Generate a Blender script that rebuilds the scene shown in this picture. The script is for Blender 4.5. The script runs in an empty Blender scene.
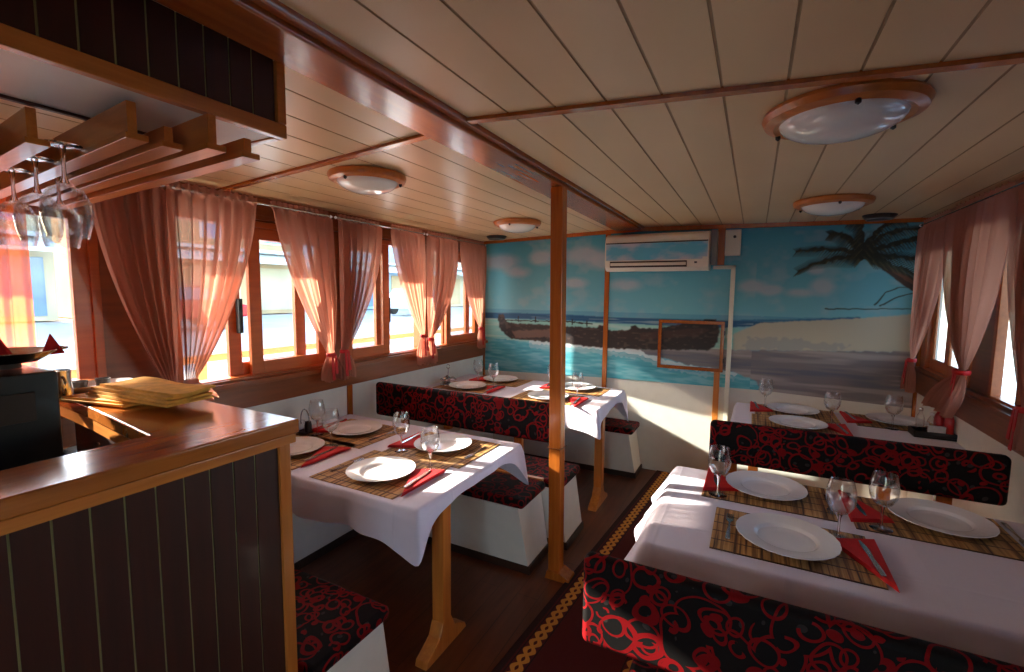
import bpy, bmesh, math, random
import numpy as np
from mathutils import Vector, Matrix
random.seed(4)
PI = math.pi
C = bpy.context.scene.collection
SC = bpy.context.scene

# ------------------------------------------------------------------ materials
def srgb(r, g, b):
    f = lambda c: ((c/255+.055)/1.055)**2.4 if c/255 > .04045 else c/255/12.92
    return (f(r), f(g), f(b), 1)

class NT:
    def __init__(s, name):
        s.m = bpy.data.materials.new(name); s.m.use_nodes = True
        s.t = s.m.node_tree; s.n = s.t.nodes; s.n.clear()
        s.out = s.n.new('ShaderNodeOutputMaterial')
    def new(s, typ, **kw):
        x = s.n.new(typ)
        for k, v in kw.items():
            if k.startswith('i_'):
                x.inputs[k[2:].replace('_', ' ')].default_value = v
            else: setattr(x, k, v)
        return x
    def link(s, a, b): s.t.links.new(a, b)
    def bsdf(s, col=None, rough=.5, **kw):
        b = s.new('ShaderNodeBsdfPrincipled')
        if col is not None:
            if hasattr(col, 'is_linked'): s.link(col, b.inputs['Base Color'])
            else: b.inputs['Base Color'].default_value = col
        b.inputs['Roughness'].default_value = rough
        for k, v in kw.items(): b.inputs[k].default_value = v
        s.link(b.outputs[0], s.out.inputs['Surface'])
        return b
    def coords(s, scale=(1, 1, 1), kind='Object', rot=(0, 0, 0)):
        tc = s.new('ShaderNodeTexCoord'); mp = s.new('ShaderNodeMapping')
        mp.inputs['Scale'].default_value = scale; mp.inputs['Rotation'].default_value = rot
        s.link(tc.outputs[kind], mp.inputs['Vector']); return mp.outputs[0]
    def ramp(s, fac, stops, interp='LINEAR'):
        r = s.new('ShaderNodeValToRGB'); r.color_ramp.interpolation = interp
        e = r.color_ramp.elements
        e[0].position, e[0].color = stops[0]; e[1].position, e[1].color = stops[-1]
        for p, c in stops[1:-1]:
            x = e.new(p); x.color = c
        s.link(fac, r.inputs[0]); return r.outputs[0]
    def math(s, op, a, b=None, c=None):
        m = s.new('ShaderNodeMath', operation=op)
        for i, v in enumerate((a, b, c)):
            if v is None: continue
            if hasattr(v, 'is_linked'): s.link(v, m.inputs[i])
            else: m.inputs[i].default_value = v
        return m.outputs[0]
    def mixc(s, fac, a, b, blend='MIX'):
        m = s.new('ShaderNodeMix', data_type='RGBA', blend_type=blend)
        for sock, v in ((m.inputs[0], fac), (m.inputs[6], a), (m.inputs[7], b)):
            if hasattr(v, 'is_linked'): s.link(v, sock)
            else: sock.default_value = v
        return m.outputs[2]
    def bump(s, bsdf, h, strength=.2, dist=.01):
        b = s.new('ShaderNodeBump'); b.inputs['Strength'].default_value = strength
        b.inputs['Distance'].default_value = dist
        s.link(h, b.inputs['Height']); s.link(b.outputs[0], bsdf.inputs['Normal'])

def wood(name, c1, c2, rough=.32, grain=(3, 3, 60), coat=.2, axis='Z'):
    n = NT(name)
    sc = {'Z': (40, 40, 2.5), 'X': (2.5, 40, 40), 'Y': (40, 2.5, 40)}[axis]
    v = n.coords(sc)
    nz = n.new('ShaderNodeTexNoise', i_Scale=1.0, i_Detail=5.0, i_Roughness=.6); n.link(v, nz.inputs['Vector'])
    v2 = n.coords(tuple(a*.12 for a in sc))
    n2 = n.new('ShaderNodeTexNoise', i_Scale=1.0, i_Detail=2.0); n.link(v2, n2.inputs['Vector'])
    f = n.math('ADD', n.math('MULTIPLY', nz.outputs[0], .65), n.math('MULTIPLY', n2.outputs[0], .35))
    col = n.ramp(f, [(.35, c1), (.65, c2)])
    b = n.bsdf(col, rough); b.inputs['Coat Weight'].default_value = coat; b.inputs['Coat Roughness'].default_value = .12
    n.bump(b, nz.outputs[0], .08, .003)
    return n.m

def plain(name, col, rough=.5, noise=.06, scale=12, **kw):
    n = NT(name)
    v = n.coords((1, 1, 1))
    nz = n.new('ShaderNodeTexNoise', i_Scale=float(scale), i_Detail=4.0); n.link(v, nz.inputs['Vector'])
    dark = tuple(c*(1-noise*2) for c in col[:3])+(1,); lite = tuple(min(1, c*(1+noise)) for c in col[:3])+(1,)
    b = n.bsdf(n.ramp(nz.outputs[0], [(.3, dark), (.7, lite)]), rough, **kw)
    return n.m

M = {}
M['wood_z'] = wood('varnished_oak_upright', srgb(176, 98, 36), srgb(205, 128, 56))
M['wood_x'] = wood('varnished_oak_cross', srgb(176, 98, 36), srgb(208, 130, 58), axis='X')
M['wood_y'] = wood('varnished_oak_long', srgb(176, 98, 36), srgb(208, 130, 58), axis='Y')
M['beam'] = wood('beam_varnish', srgb(144, 70, 20), srgb(174, 92, 32), rough=.24, coat=.35, axis='Y')
M['post'] = wood('post_varnish', srgb(150, 76, 22), srgb(184, 102, 36), rough=.26, coat=.35, axis='Z')
M['bar_top'] = wood('bar_top_varnish', srgb(150, 82, 32), srgb(190, 112, 50), rough=.2, coat=.6, axis='Y')
M['frame'] = wood('window_frame_wood', srgb(160, 80, 34), srgb(184, 98, 44), rough=.35, axis='Y')
M['band'] = wood('wall_band_wood', srgb(118, 60, 26), srgb(142, 76, 34), rough=.35, axis='Y')
M['mahogany'] = wood('mahogany_plank', srgb(44, 14, 7), srgb(62, 22, 11), rough=.45, coat=.06, axis='Z')
M['inlay'] = plain('pale_green_inlay', srgb(150, 160, 110), .5)
M['white_panel'] = plain('white_laminate', srgb(225, 222, 214), .45, .02)
M['wall_white'] = plain('white_wall_paint', srgb(222, 218, 208), .6, .02)
M['plastic'] = plain('off_white_plastic', srgb(232, 226, 208), .3, .01)
M['grey_plastic'] = plain('grey_plastic', srgb(140, 140, 138), .5, .02)
M['black'] = plain('black_plastic', (.012, .012, .013, 1), .35, .02)
M['steel'] = plain('brushed_steel', srgb(190, 190, 190), .22, .03, Metallic=1.0)
M['porcelain'] = plain('white_porcelain', srgb(236, 236, 240), .12, .01)
M['kick'] = plain('dark_kickboard', srgb(50, 30, 20), .5)
M['red_ribbon'] = plain('red_ribbon', srgb(190, 20, 24), .5, .1)
M['napkin'] = plain('red_paper_napkin', srgb(205, 22, 28), .75, .06, scale=40)
M['yellow_cloth'] = plain('yellow_cotton', srgb(236, 176, 76), .8, .12, scale=25)
M['sheet'] = plain('paper_white', srgb(220, 220, 225), .6)
M['sauce'] = plain('red_bottle', srgb(180, 14, 18), .3)

# ceiling planks
def ceiling_mat():
    n = NT('cream_ceiling_panel')
    v = n.coords((1, .4, 1)); nz = n.new('ShaderNodeTexNoise', i_Scale=3.0, i_Detail=2.0); n.link(v, nz.inputs['Vector'])
    b = n.bsdf(n.ramp(nz.outputs[0], [(.3, srgb(216, 186, 138)), (.7, srgb(226, 198, 152))]), .34)
    b.inputs['Coat Weight'].default_value = .08; b.inputs['Coat Roughness'].default_value = .25
    n.bump(b, nz.outputs[0], .15, .02)
    return n.m
M['ceiling'] = ceiling_mat()
M['groove'] = plain('ceiling_groove', srgb(168, 138, 98), .5)

def floor_mat():
    n = NT('brown_laminate')
    v = n.coords((1, 1, 1))
    br = n.new('ShaderNodeTexBrick', offset=.37)
    br.inputs['Scale'].default_value = 1.0; br.inputs['Brick Width'].default_value = 1.1; br.inputs['Row Height'].default_value = .12
    br.inputs['Mortar Size'].default_value = .002
    br.inputs['Color1'].default_value = srgb(112, 60, 34); br.inputs['Color2'].default_value = srgb(96, 50, 28); br.inputs['Mortar'].default_value = srgb(40, 20, 12)
    r = n.new('ShaderNodeMapping'); r.inputs['Rotation'].default_value = (0, 0, PI/2); n.link(v, r.inputs['Vector']); n.link(r.outputs[0], br.inputs['Vector'])
    nz = n.new('ShaderNodeTexNoise', i_Scale=1.0, i_Detail=4.0); n.link(n.coords((30, 3, 1)), nz.inputs['Vector'])
    col = n.mixc(.35, br.outputs['Color'], n.ramp(nz.outputs[0], [(.3, srgb(70, 34, 18)), (.7, srgb(130, 74, 44))]))
    n.bsdf(col, .35)
    return n.m
M['floor'] = floor_mat()

# red and black swirl upholstery
def upholstery():
    n = NT('swirl_upholstery')
    v = n.coords((1, 1, 1))
    nz = n.new('ShaderNodeTexNoise', i_Scale=5.0, i_Detail=1.0); n.link(v, nz.inputs['Vector'])
    vm = n.new('ShaderNodeVectorMath', operation='MULTIPLY_ADD')
    n.link(nz.outputs['Color'], vm.inputs[0]); vm.inputs[1].default_value = (.09, .09, .09); n.link(v, vm.inputs[2])
    def cells(scale, lo, hi):
        vo = n.new('ShaderNodeTexVoronoi', feature='F1', i_Scale=scale, i_Randomness=.85)
        n.link(vm.outputs[0], vo.inputs['Vector'])
        d = n.math('MULTIPLY', vo.outputs['Distance'], 1.0)
        a = n.math('ABSOLUTE', n.math('SUBTRACT', d, lo))
        return n.math('LESS_THAN', a, hi), vo
    r1, vo1 = cells(11.0, .40, .04)
    r2, vo2 = cells(17.0, .38, .06)
    r3, vo4 = cells(8.0, .52, .028)
    leaf, vo3 = cells(21.0, 0.0, .2)
    n4 = n.new('ShaderNodeTexNoise', i_Scale=6.0, i_Detail=2.0); n.link(v, n4.inputs['Vector'])
    red = n.math('MAXIMUM', n.math('MULTIPLY', r2, n.math('GREATER_THAN', n4.outputs[0], .44)), n.math('MAXIMUM', r1, r3))
    base = n.mixc(leaf, srgb(17, 14, 14), srgb(50, 44, 44))
    col = n.mixc(red, base, srgb(122, 5, 11))
    b = n.bsdf(col, .7)
    b.inputs['Specular IOR Level'].default_value = .15
    fz = n.new('ShaderNodeTexNoise', i_Scale=300.0, i_Detail=1.0); n.link(v, fz.inputs['Vector'])
    n.bump(b, fz.outputs[0], .1, .002)
    return n.m
M['fabric'] = upholstery()

def tablecloth():
    n = NT('white_tablecloth')
    v = n.coords((1, 1, 1))
    nz = n.new('ShaderNodeTexNoise', i_Scale=4.0, i_Detail=3.0); n.link(v, nz.inputs['Vector'])
    b = n.bsdf(srgb(222, 217, 236), .75)
    b.inputs['Sheen Weight'].default_value = .2
    sp = n.new('ShaderNodeSeparateXYZ'); n.link(v, sp.inputs[0])
    def crease(sock, per, off):
        d = n.math('ABSOLUTE', n.math('SUBTRACT', n.math('FRACT', n.math('ADD', n.math('DIVIDE', sock, per), off)), .5))
        return n.math('MAXIMUM', n.math('SUBTRACT', 1.0, n.math('MULTIPLY', d, per/.012)), 0.0)
    h = n.math('ADD', n.math('MULTIPLY', nz.outputs[0], 1.5), n.math('MULTIPLY', n.math('ADD', crease(sp.outputs[0], .42, .1), crease(sp.outputs[1], .42, .1)), .16))
    n.bump(b, h, .4, .02)
    return n.m
M['cloth'] = tablecloth()

def curtain_mat(name, col, tcol, transp=.14, transl=.55):
    n = NT(name)
    v = n.coords((220, 220, 220)); w = n.new('ShaderNodeTexNoise', i_Scale=1.0, i_Detail=1.0); n.link(v, w.inputs['Vector'])
    d = n.new('ShaderNodeBsdfDiffuse'); d.inputs[0].default_value = col
    t = n.new('ShaderNodeBsdfTranslucent'); t.inputs[0].default_value = tcol
    tr = n.new('ShaderNodeBsdfTransparent'); tr.inputs[0].default_value = (1, .9, .84, 1)
    m1 = n.new('ShaderNodeMixShader'); m1.inputs[0].default_value = transl
    n.link(d.outputs[0], m1.inputs[1]); n.link(t.outputs[0], m1.inputs[2])
    m2 = n.new('ShaderNodeMixShader'); m2.inputs[0].default_value = transp
    n.link(m1.outputs[0], m2.inputs[1]); n.link(tr.outputs[0], m2.inputs[2])
    n.link(m2.outputs[0], n.out.inputs['Surface'])
    return n.m
M['curtain'] = curtain_mat('dusty_pink_voile', srgb(172, 124, 110), srgb(222, 156, 130), .16, .48)
M['curtain_orange'] = curtain_mat('orange_voile', srgb(206, 90, 50), srgb(236, 110, 60), .22)

def glass(name, tint=(1, 1, 1, 1), lo=.04, blend=.35, rough=.0):
    n = NT(name)
    tr = n.new('ShaderNodeBsdfTransparent'); tr.inputs[0].default_value = tint
    g = n.new('ShaderNodeBsdfGlossy'); g.inputs['Roughness'].default_value = rough
    lw = n.new('ShaderNodeLayerWeight'); lw.inputs[0].default_value = blend
    f = n.math('MINIMUM', n.math('ADD', n.math('MULTIPLY', lw.outputs['Facing'], .8), lo), 1.0)
    f2 = n.math('POWER', f, 1.6)
    mx = n.new('ShaderNodeMixShader'); n.link(f2, mx.inputs[0])
    n.link(tr.outputs[0], mx.inputs[1]); n.link(g.outputs[0], mx.inputs[2])
    n.link(mx.outputs[0], n.out.inputs['Surface'])
    return n.m
M['pane'] = glass('window_glass', (.97, .99, 1, 1), .05, .1)
def solid_glass():
    n = NT('stem_glass')
    g = n.new('ShaderNodeBsdfGlass'); g.inputs['Roughness'].default_value = .02; g.inputs['IOR'].default_value = 1.45
    n.link(g.outputs[0], n.out.inputs['Surface']); return n.m
M['stem_glass'] = solid_glass()
M['wine_glass'] = glass('wine_glass', (.98, .98, .985, 1), .12, .38, .04)

def placemat():
    n = NT('bamboo_placemat')
    tc = n.new('ShaderNodeTexCoord'); sp = n.new('ShaderNodeSeparateXYZ'); n.link(tc.outputs['Object'], sp.inputs[0])
    X, Y = sp.outputs[0], sp.outputs[1]
    # thin sticks run along y, side by side in x
    s = n.math('SINE', n.math('MULTIPLY', X, 900.0))
    nz = n.new('ShaderNodeTexNoise', i_Scale=1.0, i_Detail=3.0); n.link(n.coords((90, 2, 1)), nz.inputs['Vector'])
    col = n.ramp(nz.outputs[0], [(.36, srgb(70, 38, 16)), (.47, srgb(176, 128, 72)), (.7, srgb(214, 170, 108))])
    dark = n.math('LESS_THAN', n.math('ABSOLUTE', n.math('SUBTRACT', n.math('FRACT', n.math('MULTIPLY', n.math('ADD', Y, .5), 14.0)), .5)), .045)
    edge = n.math('GREATER_THAN', n.math('ABSOLUTE', Y), .145)
    col = n.mixc(dark, col, srgb(60, 32, 16))
    nx = n.new('ShaderNodeTexNoise', i_Scale=1.0, i_Detail=1.0); n.link(n.coords((22, .3, 1)), nx.inputs['Vector'])
    bars = n.math('GREATER_THAN', nx.outputs[0], .58)
    col = n.mixc(n.math('MULTIPLY', bars, .55), col, srgb(96, 54, 26))
    b = n.bsdf(col, .55)
    n.bump(b, s, .5, .002)
    return n.m
M['placemat'] = placemat()

def carpet():
    n = NT('red_runner_carpet')
    tc = n.new('ShaderNodeTexCoord'); sp = n.new('ShaderNodeSeparateXYZ'); n.link(tc.outputs['Object'], sp.inputs[0])
    X, Y = sp.outputs[0], sp.outputs[1]
    ax = n.math('ABSOLUTE', X)
    u = n.math('SUBTRACT', ax, .217)        # braid centre
    ph = n.math('MULTIPLY', Y, 2*PI/.115)
    s1 = n.math('ABSOLUTE', n.math('SUBTRACT', u, n.math('MULTIPLY', n.math('SINE', ph), .020)))
    s2 = n.math('ABSOLUTE', n.math('ADD', u, n.math('MULTIPLY', n.math('SINE', ph), .020)))
    br = n.math('LESS_THAN', n.math('MINIMUM', s1, s2), .012)
    col = n.mixc(br, srgb(84, 8, 12), srgb(216, 150, 62))
    l1 = n.math('LESS_THAN', n.math('ABSOLUTE', n.math('SUBTRACT', n.math('ABSOLUTE', u), .038)), .003)
    col = n.mixc(l1, col, srgb(30, 4, 6))
    l2 = n.math('GREATER_THAN', ax, .267)
    col = n.mixc(l2, col, srgb(44, 8, 8))
    nz = n.new('ShaderNodeTexNoise', i_Scale=200.0, i_Detail=2.0); n.link(tc.outputs['Object'], nz.inputs['Vector'])
    b = n.bsdf(col, .95); n.bump(b, nz.outputs[0], .4, .004)
    return n.m
M['carpet'] = carpet()

def ac_print():
    n = NT('sky_print')
    v = n.coords((2.2, 2.2, 5))
    nz = n.new('ShaderNodeTexNoise', i_Scale=1.6, i_Detail=4.0, i_Roughness=.45); n.link(v, nz.inputs['Vector'])
    n.bsdf(n.ramp(nz.outputs[0], [(.42, srgb(96, 186, 214)), (.62, srgb(206, 206, 214))]), .3)
    return n.m
M['ac_print'] = ac_print()
def light_glass():
    n = NT('frosted_lamp_glass')
    b = n.bsdf(srgb(238, 242, 234), .14); b.inputs['Transmission Weight'].default_value = 0.0
    b.inputs['Coat Weight'].default_value = .6
    return n.m
M['lamp_glass'] = light_glass()

# ------------------------------------------------------------------ geometry helpers
class B:
    """collects shapes, built as one mesh object"""
    def __init__(s): s.v = []; s.f = []; s.mi = []; s.T = Matrix.Identity(4)
    def add(s, verts, faces, m=0):
        o = len(s.v)
        s.v += [tuple(s.T @ Vector(p)) for p in verts]
        s.f += [tuple(i+o for i in f) for f in faces]; s.mi += [m]*len(faces); return s
    def box(s, x0, x1, y0, y1, z0, z1, m=0):
        v = [(x, y, z) for z in (z0, z1) for y in (y0, y1) for x in (x0, x1)]
        return s.add(v, [(0, 2, 3, 1), (4, 5, 7, 6), (0, 1, 5, 4), (2, 6, 7, 3), (0, 4, 6, 2), (1, 3, 7, 5)], m)
    def prism(s, poly, z0, z1, m=0, axis='Z'):
        n = len(poly)
        def P(a, b, c): return (a, b, c) if axis == 'Z' else ((a, c, b) if axis == 'Y' else (c, a, b))
        v = [P(a, b, z0) for a, b in poly]+[P(a, b, z1) for a, b in poly]
        return s.add(v, [tuple(range(n)), tuple(range(n, 2*n))]+[(i, (i+1) % n, n+(i+1) % n, n+i) for i in range(n)], m)
    def lathe(s, prof, seg=24, m=0, loc=(0, 0, 0), wob=None):
        v = []; f = []; n = len(prof)
        for j in range(seg):
            a = 2*PI*j/seg
            for k, (r, z) in enumerate(prof):
                rr = r*(wob(a, r) if wob else 1)
                v.append((loc[0]+rr*math.cos(a), loc[1]+rr*math.sin(a), loc[2]+z))
        for j in range(seg):
            q = (j+1) % seg
            for k in range(n-1):
                f.append((j*n+k, q*n+k, q*n+k+1, j*n+k+1))
        return s.add(v, f, m)
    def tube(s, pts, r, seg=8, m=0, cap=True):
        pts = [Vector(p) for p in pts]; n = len(pts)
        rs = r if isinstance(r, (list, tuple)) else [r]*n
        v = []; f = []
        up = None
        for i, p in enumerate(pts):
            d = (pts[min(i+1, n-1)]-pts[max(i-1, 0)]).normalized()
            if up is None: up = Vector((0, 0, 1)) if abs(d.z) < .9 else Vector((1, 0, 0))
            a = d.cross(up).normalized(); b = d.cross(a).normalized(); up = -b if False else b.cross(d).cross(d) * 0 + up
            for j in range(seg):
                t = 2*PI*j/seg; v.append(tuple(p+(a*math.cos(t)+b*math.sin(t))*rs[i]))
        for i in range(n-1):
            for j in range(seg):
                q = (j+1) % seg; f.append((i*seg+j, i*seg+q, (i+1)*seg+q, (i+1)*seg+j))
        if cap: f += [tuple(range(seg)), tuple(range((n-1)*seg, n*seg))]
        return s.add(v, f, m)
    def build(s, name, mats, parent=None, loc=(0, 0, 0), rz=0, bevel=0, seg=2, smooth=False, ang=40):
        me = bpy.data.meshes.new(name)
        me.from_pydata(s.v, [], s.f)
        if not isinstance(mats, (list, tuple)): mats = [mats]
        for m in mats: me.materials.append(M[m] if isinstance(m, str) else m)
        for p, mi in zip(me.polygons, s.mi): p.material_index = mi
        bm = bmesh.new(); bm.from_mesh(me)
        bmesh.ops.recalc_face_normals(bm, faces=bm.faces)
        if bevel:
            ed = [e for e in bm.edges if len(e.link_faces) == 2 and e.calc_face_angle(0) > .5]
            bmesh.ops.bevel(bm, geom=ed, offset=bevel, segments=seg, profile=.5, affect='EDGES', clamp_overlap=True)
        bm.to_mesh(me); bm.free()
        if smooth or bevel:
            for p in me.polygons: p.use_smooth = True
            try: me.set_sharp_from_angle(angle=math.radians(ang))
            except Exception: pass
        o = bpy.data.objects.new(name, me); C.objects.link(o)
        o.location = loc; o.rotation_euler = (0, 0, rz)
        if bevel:
            wn = o.modifiers.new('weighted', 'WEIGHTED_NORMAL'); wn.keep_sharp = True; wn.weight = 80
        if parent: o.parent = parent
        return o

def thing(name, label, cat, loc=(0, 0, 0), rz=0, group=None):
    o = bpy.data.objects.new(name, None); C.objects.link(o)
    o.empty_display_size = .05
    o.location = loc; o.rotation_euler = (0, 0, rz); return tag(o, label, cat, group)
def tag(o, label, cat, group=None):
    o['label'] = label; o['category'] = cat
    if group: o['group'] = group
    return o
def struct(o): o['kind'] = 'structure'; return o
def dup(root, loc, rz, label, group=None):
    def cp(o, par):
        c = o.copy(); C.objects.link(c)
        if par is not None:
            c.parent = par; c.matrix_parent_inverse = o.matrix_parent_inverse
        for ch in [k for k in KIDS.get(o.name, [])]:
            KIDS.setdefault(c.name, []).append(cp(ch, c))
        return c
    r = cp(root, None); r.location = loc; r.rotation_euler = (0, 0, rz); r['label'] = label
    if group: r['group'] = group
    return r
KIDS = {}
def index_children():
    KIDS.clear()
    for o in list(C.objects):
        if o.parent: KIDS.setdefault(o.parent.name, []).append(o)

def grid_mesh(name, P, mats, parent=None, smooth=True, thick=0, **kw):
    """P[i][j] -> point; a sheet"""
    n, m = len(P), len(P[0]); b = B()
    b.add([p for row in P for p in row], [(i*m+j, i*m+j+1, (i+1)*m+j+1, (i+1)*m+j) for i in range(n-1) for j in range(m-1)])
    o = b.build(name, mats, parent, smooth=smooth, ang=180, **kw)
    if thick:
        md = o.modifiers.new('thickness', 'SOLIDIFY'); md.thickness = thick; md.offset = 0
    return o

# ------------------------------------------------------------------ setting: floor, walls, ceiling
XL, XR, YB, YR = -2.62, 1.10, 4.42, -1.7
b = B(); b.box(XL-.1, XR+.1, YR, YB+.1, -.06, 0); struct(b.build('floor', 'floor'))

def zc(x):   # cambered ceiling height
    if x < -1.0: return 2.19+(x-XL)/(-1.0-XL)*.06
    return 2.255+(x+1.0)/(XR+1.0)*(-.045)
pl = []
x = XL-.02; edges = [-.93+.1635*k for k in range(-11, 14)]
pts = []
for e in edges:
    if e < XL-.05 or e > XR+.06: continue
    pts += [(e-.004, zc(e)), (e-.002, zc(e)+.003), (e+.002, zc(e)+.003), (e+.004, zc(e))]
pts = [(XL-.06, zc(XL))]+pts+[(XR+.06, zc(XR))]
b = B()
for (xa, za), (xb, zb) in zip(pts[:-1], pts[1:]):
    b.prism([(xa, za), (xb, zb), (xb, 2.36), (xa, 2.36)], YR, YB+.06, 0 if (xb-xa) > .01 or True else 1, axis='Y')
# groove bottoms get the darker tone
for i in range(len(b.mi)):
    f = b.f[i]; xs = [b.v[k][0] for k in f]
    if max(xs)-min(xs) < .0045 and all(b.v[k][2] < 2.3 for k in f): b.mi[i] = 1
struct(b.build('ceiling', ['ceiling', 'groove']))
b = B(); b.box(-4.0, 2.6, YR-.3, 6.2, 2.36, 2.42); b.box(-4.0, -3.97, YR-.3, 1.0, 2.22, 2.36); b.box(-4.0, -3.97, 2.9, 6.2, 2.23, 2.36)
struct(b.build('trim_1', 'white_panel'))       # deck roof over the cabin; added edge strips lower the eave to cut sunlight

# end wall (back) with white lower part; mural is a sheet on it
b = B(); b.box(XL-.1, XR+.1, YB+.006, YB+.1, -.05, 2.38); struct(b.build('wall_back', 'wall_white'))
# rear wall behind the viewpoint with an open doorway
b = B(); b.box(XL-.1, -.4, YR-.08, YR, -.05, 2.38); b.box(.5, XR+.1, YR-.08, YR, -.05, 2.38); b.box(-.4, .5, YR-.08, YR, 2.0, 2.38)
struct(b.build('wall_rear', 'wall_white'))

# side walls
WZ0, WZ1 = 1.13, 2.05
WIN = [(.12, 1.04), (1.33, 2.33), (2.42, 3.36), (3.43, 4.34)]
def side_wall(x0, x1, wins, nm, matlow, mathigh):
    b = B()
    b.box(x0, x1, YR, YB+.05, -.05, WZ0, 0)
    o = struct(b.build('wall_'+nm, matlow))
    b = B(); ys = [YR]+[y for w in wins for y in w]+[YB+.05]
    b.box(x0, x1, YR, YB+.05, WZ1, 2.38)
    for i in range(0, len(ys), 2):
        if ys[i+1]-ys[i] > .001: b.box(x0, x1, ys[i], ys[i+1], WZ0, WZ1)
    return b
b = side_wall(XL-.09, XL, WIN, 'left', 'wall_white', 'band'); struct(b.build('trim_2', 'band'))
# wooden sill band, ledge and header rail, left side
b = B()
b.box(XL, XL+.022, YR, YB, .965, 1.10); b.box(XL, XL+.055, YR, YB, 1.10, 1.13); b.box(XL, XL+.03, YR, YB, 1.13, 1.145)
struct(b.build('trim_3', 'band', bevel=.004))
b = B(); b.box(XL, XL+.03, YR, YB, 2.06, 2.085); b.box(XL, XL+.015, YR, YB, 2.085, 2.19); struct(b.build('trim_4', 'band', bevel=.003))
WINR = [(1.7, 2.55), (2.62, 3.24), (3.50, 4.28)]
b = side_wall(XR, XR+.03, WINR, 'right', 'wall_white', 'band'); struct(b.build('trim_5', 'band'))
b = B()
b.box(XR-.022, XR, YR, YB, .955, 1.09); b.box(XR-.055, XR, YR, YB, 1.09, 1.12); b.box(XR-.03, XR, YR, YB, 1.12, 1.14)
struct(b.build('trim_6', 'band', bevel=.004))
b = B(); b.box(XR-.03, XR, YR, YB, 2.06, 2.085); b.box(XR-.015, XR, YR, YB, 2.085, 2.21); struct(b.build('trim_7', 'band', bevel=.003))
# hull ledge low on the left, between the benches
b = B(); b.box(XL, -2.33, 1.3, YB, 0, .40); b.box(XL, -2.32, 1.3, YB, 0, .05, 1); struct(b.build('trim_8', ['wall_white', 'kick']))

# ------------------------------------------------------------------ windows (sashes, panes, handles)
def sash(b, x, y0, y1, z0, z1, w=.075, t=.03, wz=None):
    wz = wz or w
    b.box(x-t/2, x+t/2, y0, y0+w, z0, z1); b.box(x-t/2, x+t/2, y1-w, y1, z0, z1)
    b.box(x-t/2, x+t/2, y0+w, y1-w, z0, z0+wz); b.box(x-t/2, x+t/2, y0+w, y1-w, z1-wz, z1)
def window(n, y0, y1, fixed, slid, side=-1, handle_y=None):
    xw = (XL if side < 0 else XR)
    s = -side    # inwards
    b = B()      # outer frame
    dep = .085 if side < 0 else .03
    xa, xb = sorted((xw-s*dep, xw+s*.012))
    f = .035
    b.box(xa, xb, y0, y0+f, WZ0, WZ1); b.box(xa, xb, y1-f, y1, WZ0, WZ1); b.box(xa, xb, y0, y1, WZ0, WZ0+f*.6); b.box(xa, xb, y0, y1, WZ1-f, WZ1)
    w = struct(b.build('window_%d' % n, 'frame', bevel=.004))
    for (a, c, xo) in ((fixed+(.02,)), (slid+(-.025,))) if True else ():
        xs = xw-s*(.035 if side < 0 else .010)+s*xo*(1 if side < 0 else .3)
        b = B(); sash(b, xs, a, c, WZ0+.02, WZ1-.03, t=.03 if side < 0 else .014)
        fr = b.build('window_frame', 'frame', w, bevel=.004)
        b = B(); b.box(xs-.003, xs+.003, a+.06, c-.06, WZ0+.08, WZ1-.09)
        b.build('pane', 'pane', fr)
    if handle_y:
        b = B(); xs = xw-s*.035+s*.0; b.box(min(xs, xs+s*.035), max(xs, xs+s*.035), handle_y-.013, handle_y+.013, 1.40, 1.60)
        h = b.build('handle', 'black', w, bevel=.005)
    return w
window(1, .12, 1.04, (.28, 1.02), (.14, .36))
window(2, 1.33, 2.33, (1.745, 2.30), (1.64, 2.16), handle_y=1.69)
window(3, 2.42, 3.36, (2.45, 2.93), (2.50, 2.90), handle_y=2.93)
window(4, 3.43, 4.34, (3.72, 4.31), (3.72, 4.20))
window(5, 1.7, 2.55, (1.72, 2.14), (2.1, 2.53), side=1)
window(6, 2.62, 3.24, (2.64, 2.98), (2.62, 2.96), side=1, handle_y=3.05)
window(7, 3.50, 4.28, (3.52, 3.92), (3.88, 4.26), side=1, handle_y=3.72)

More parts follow.
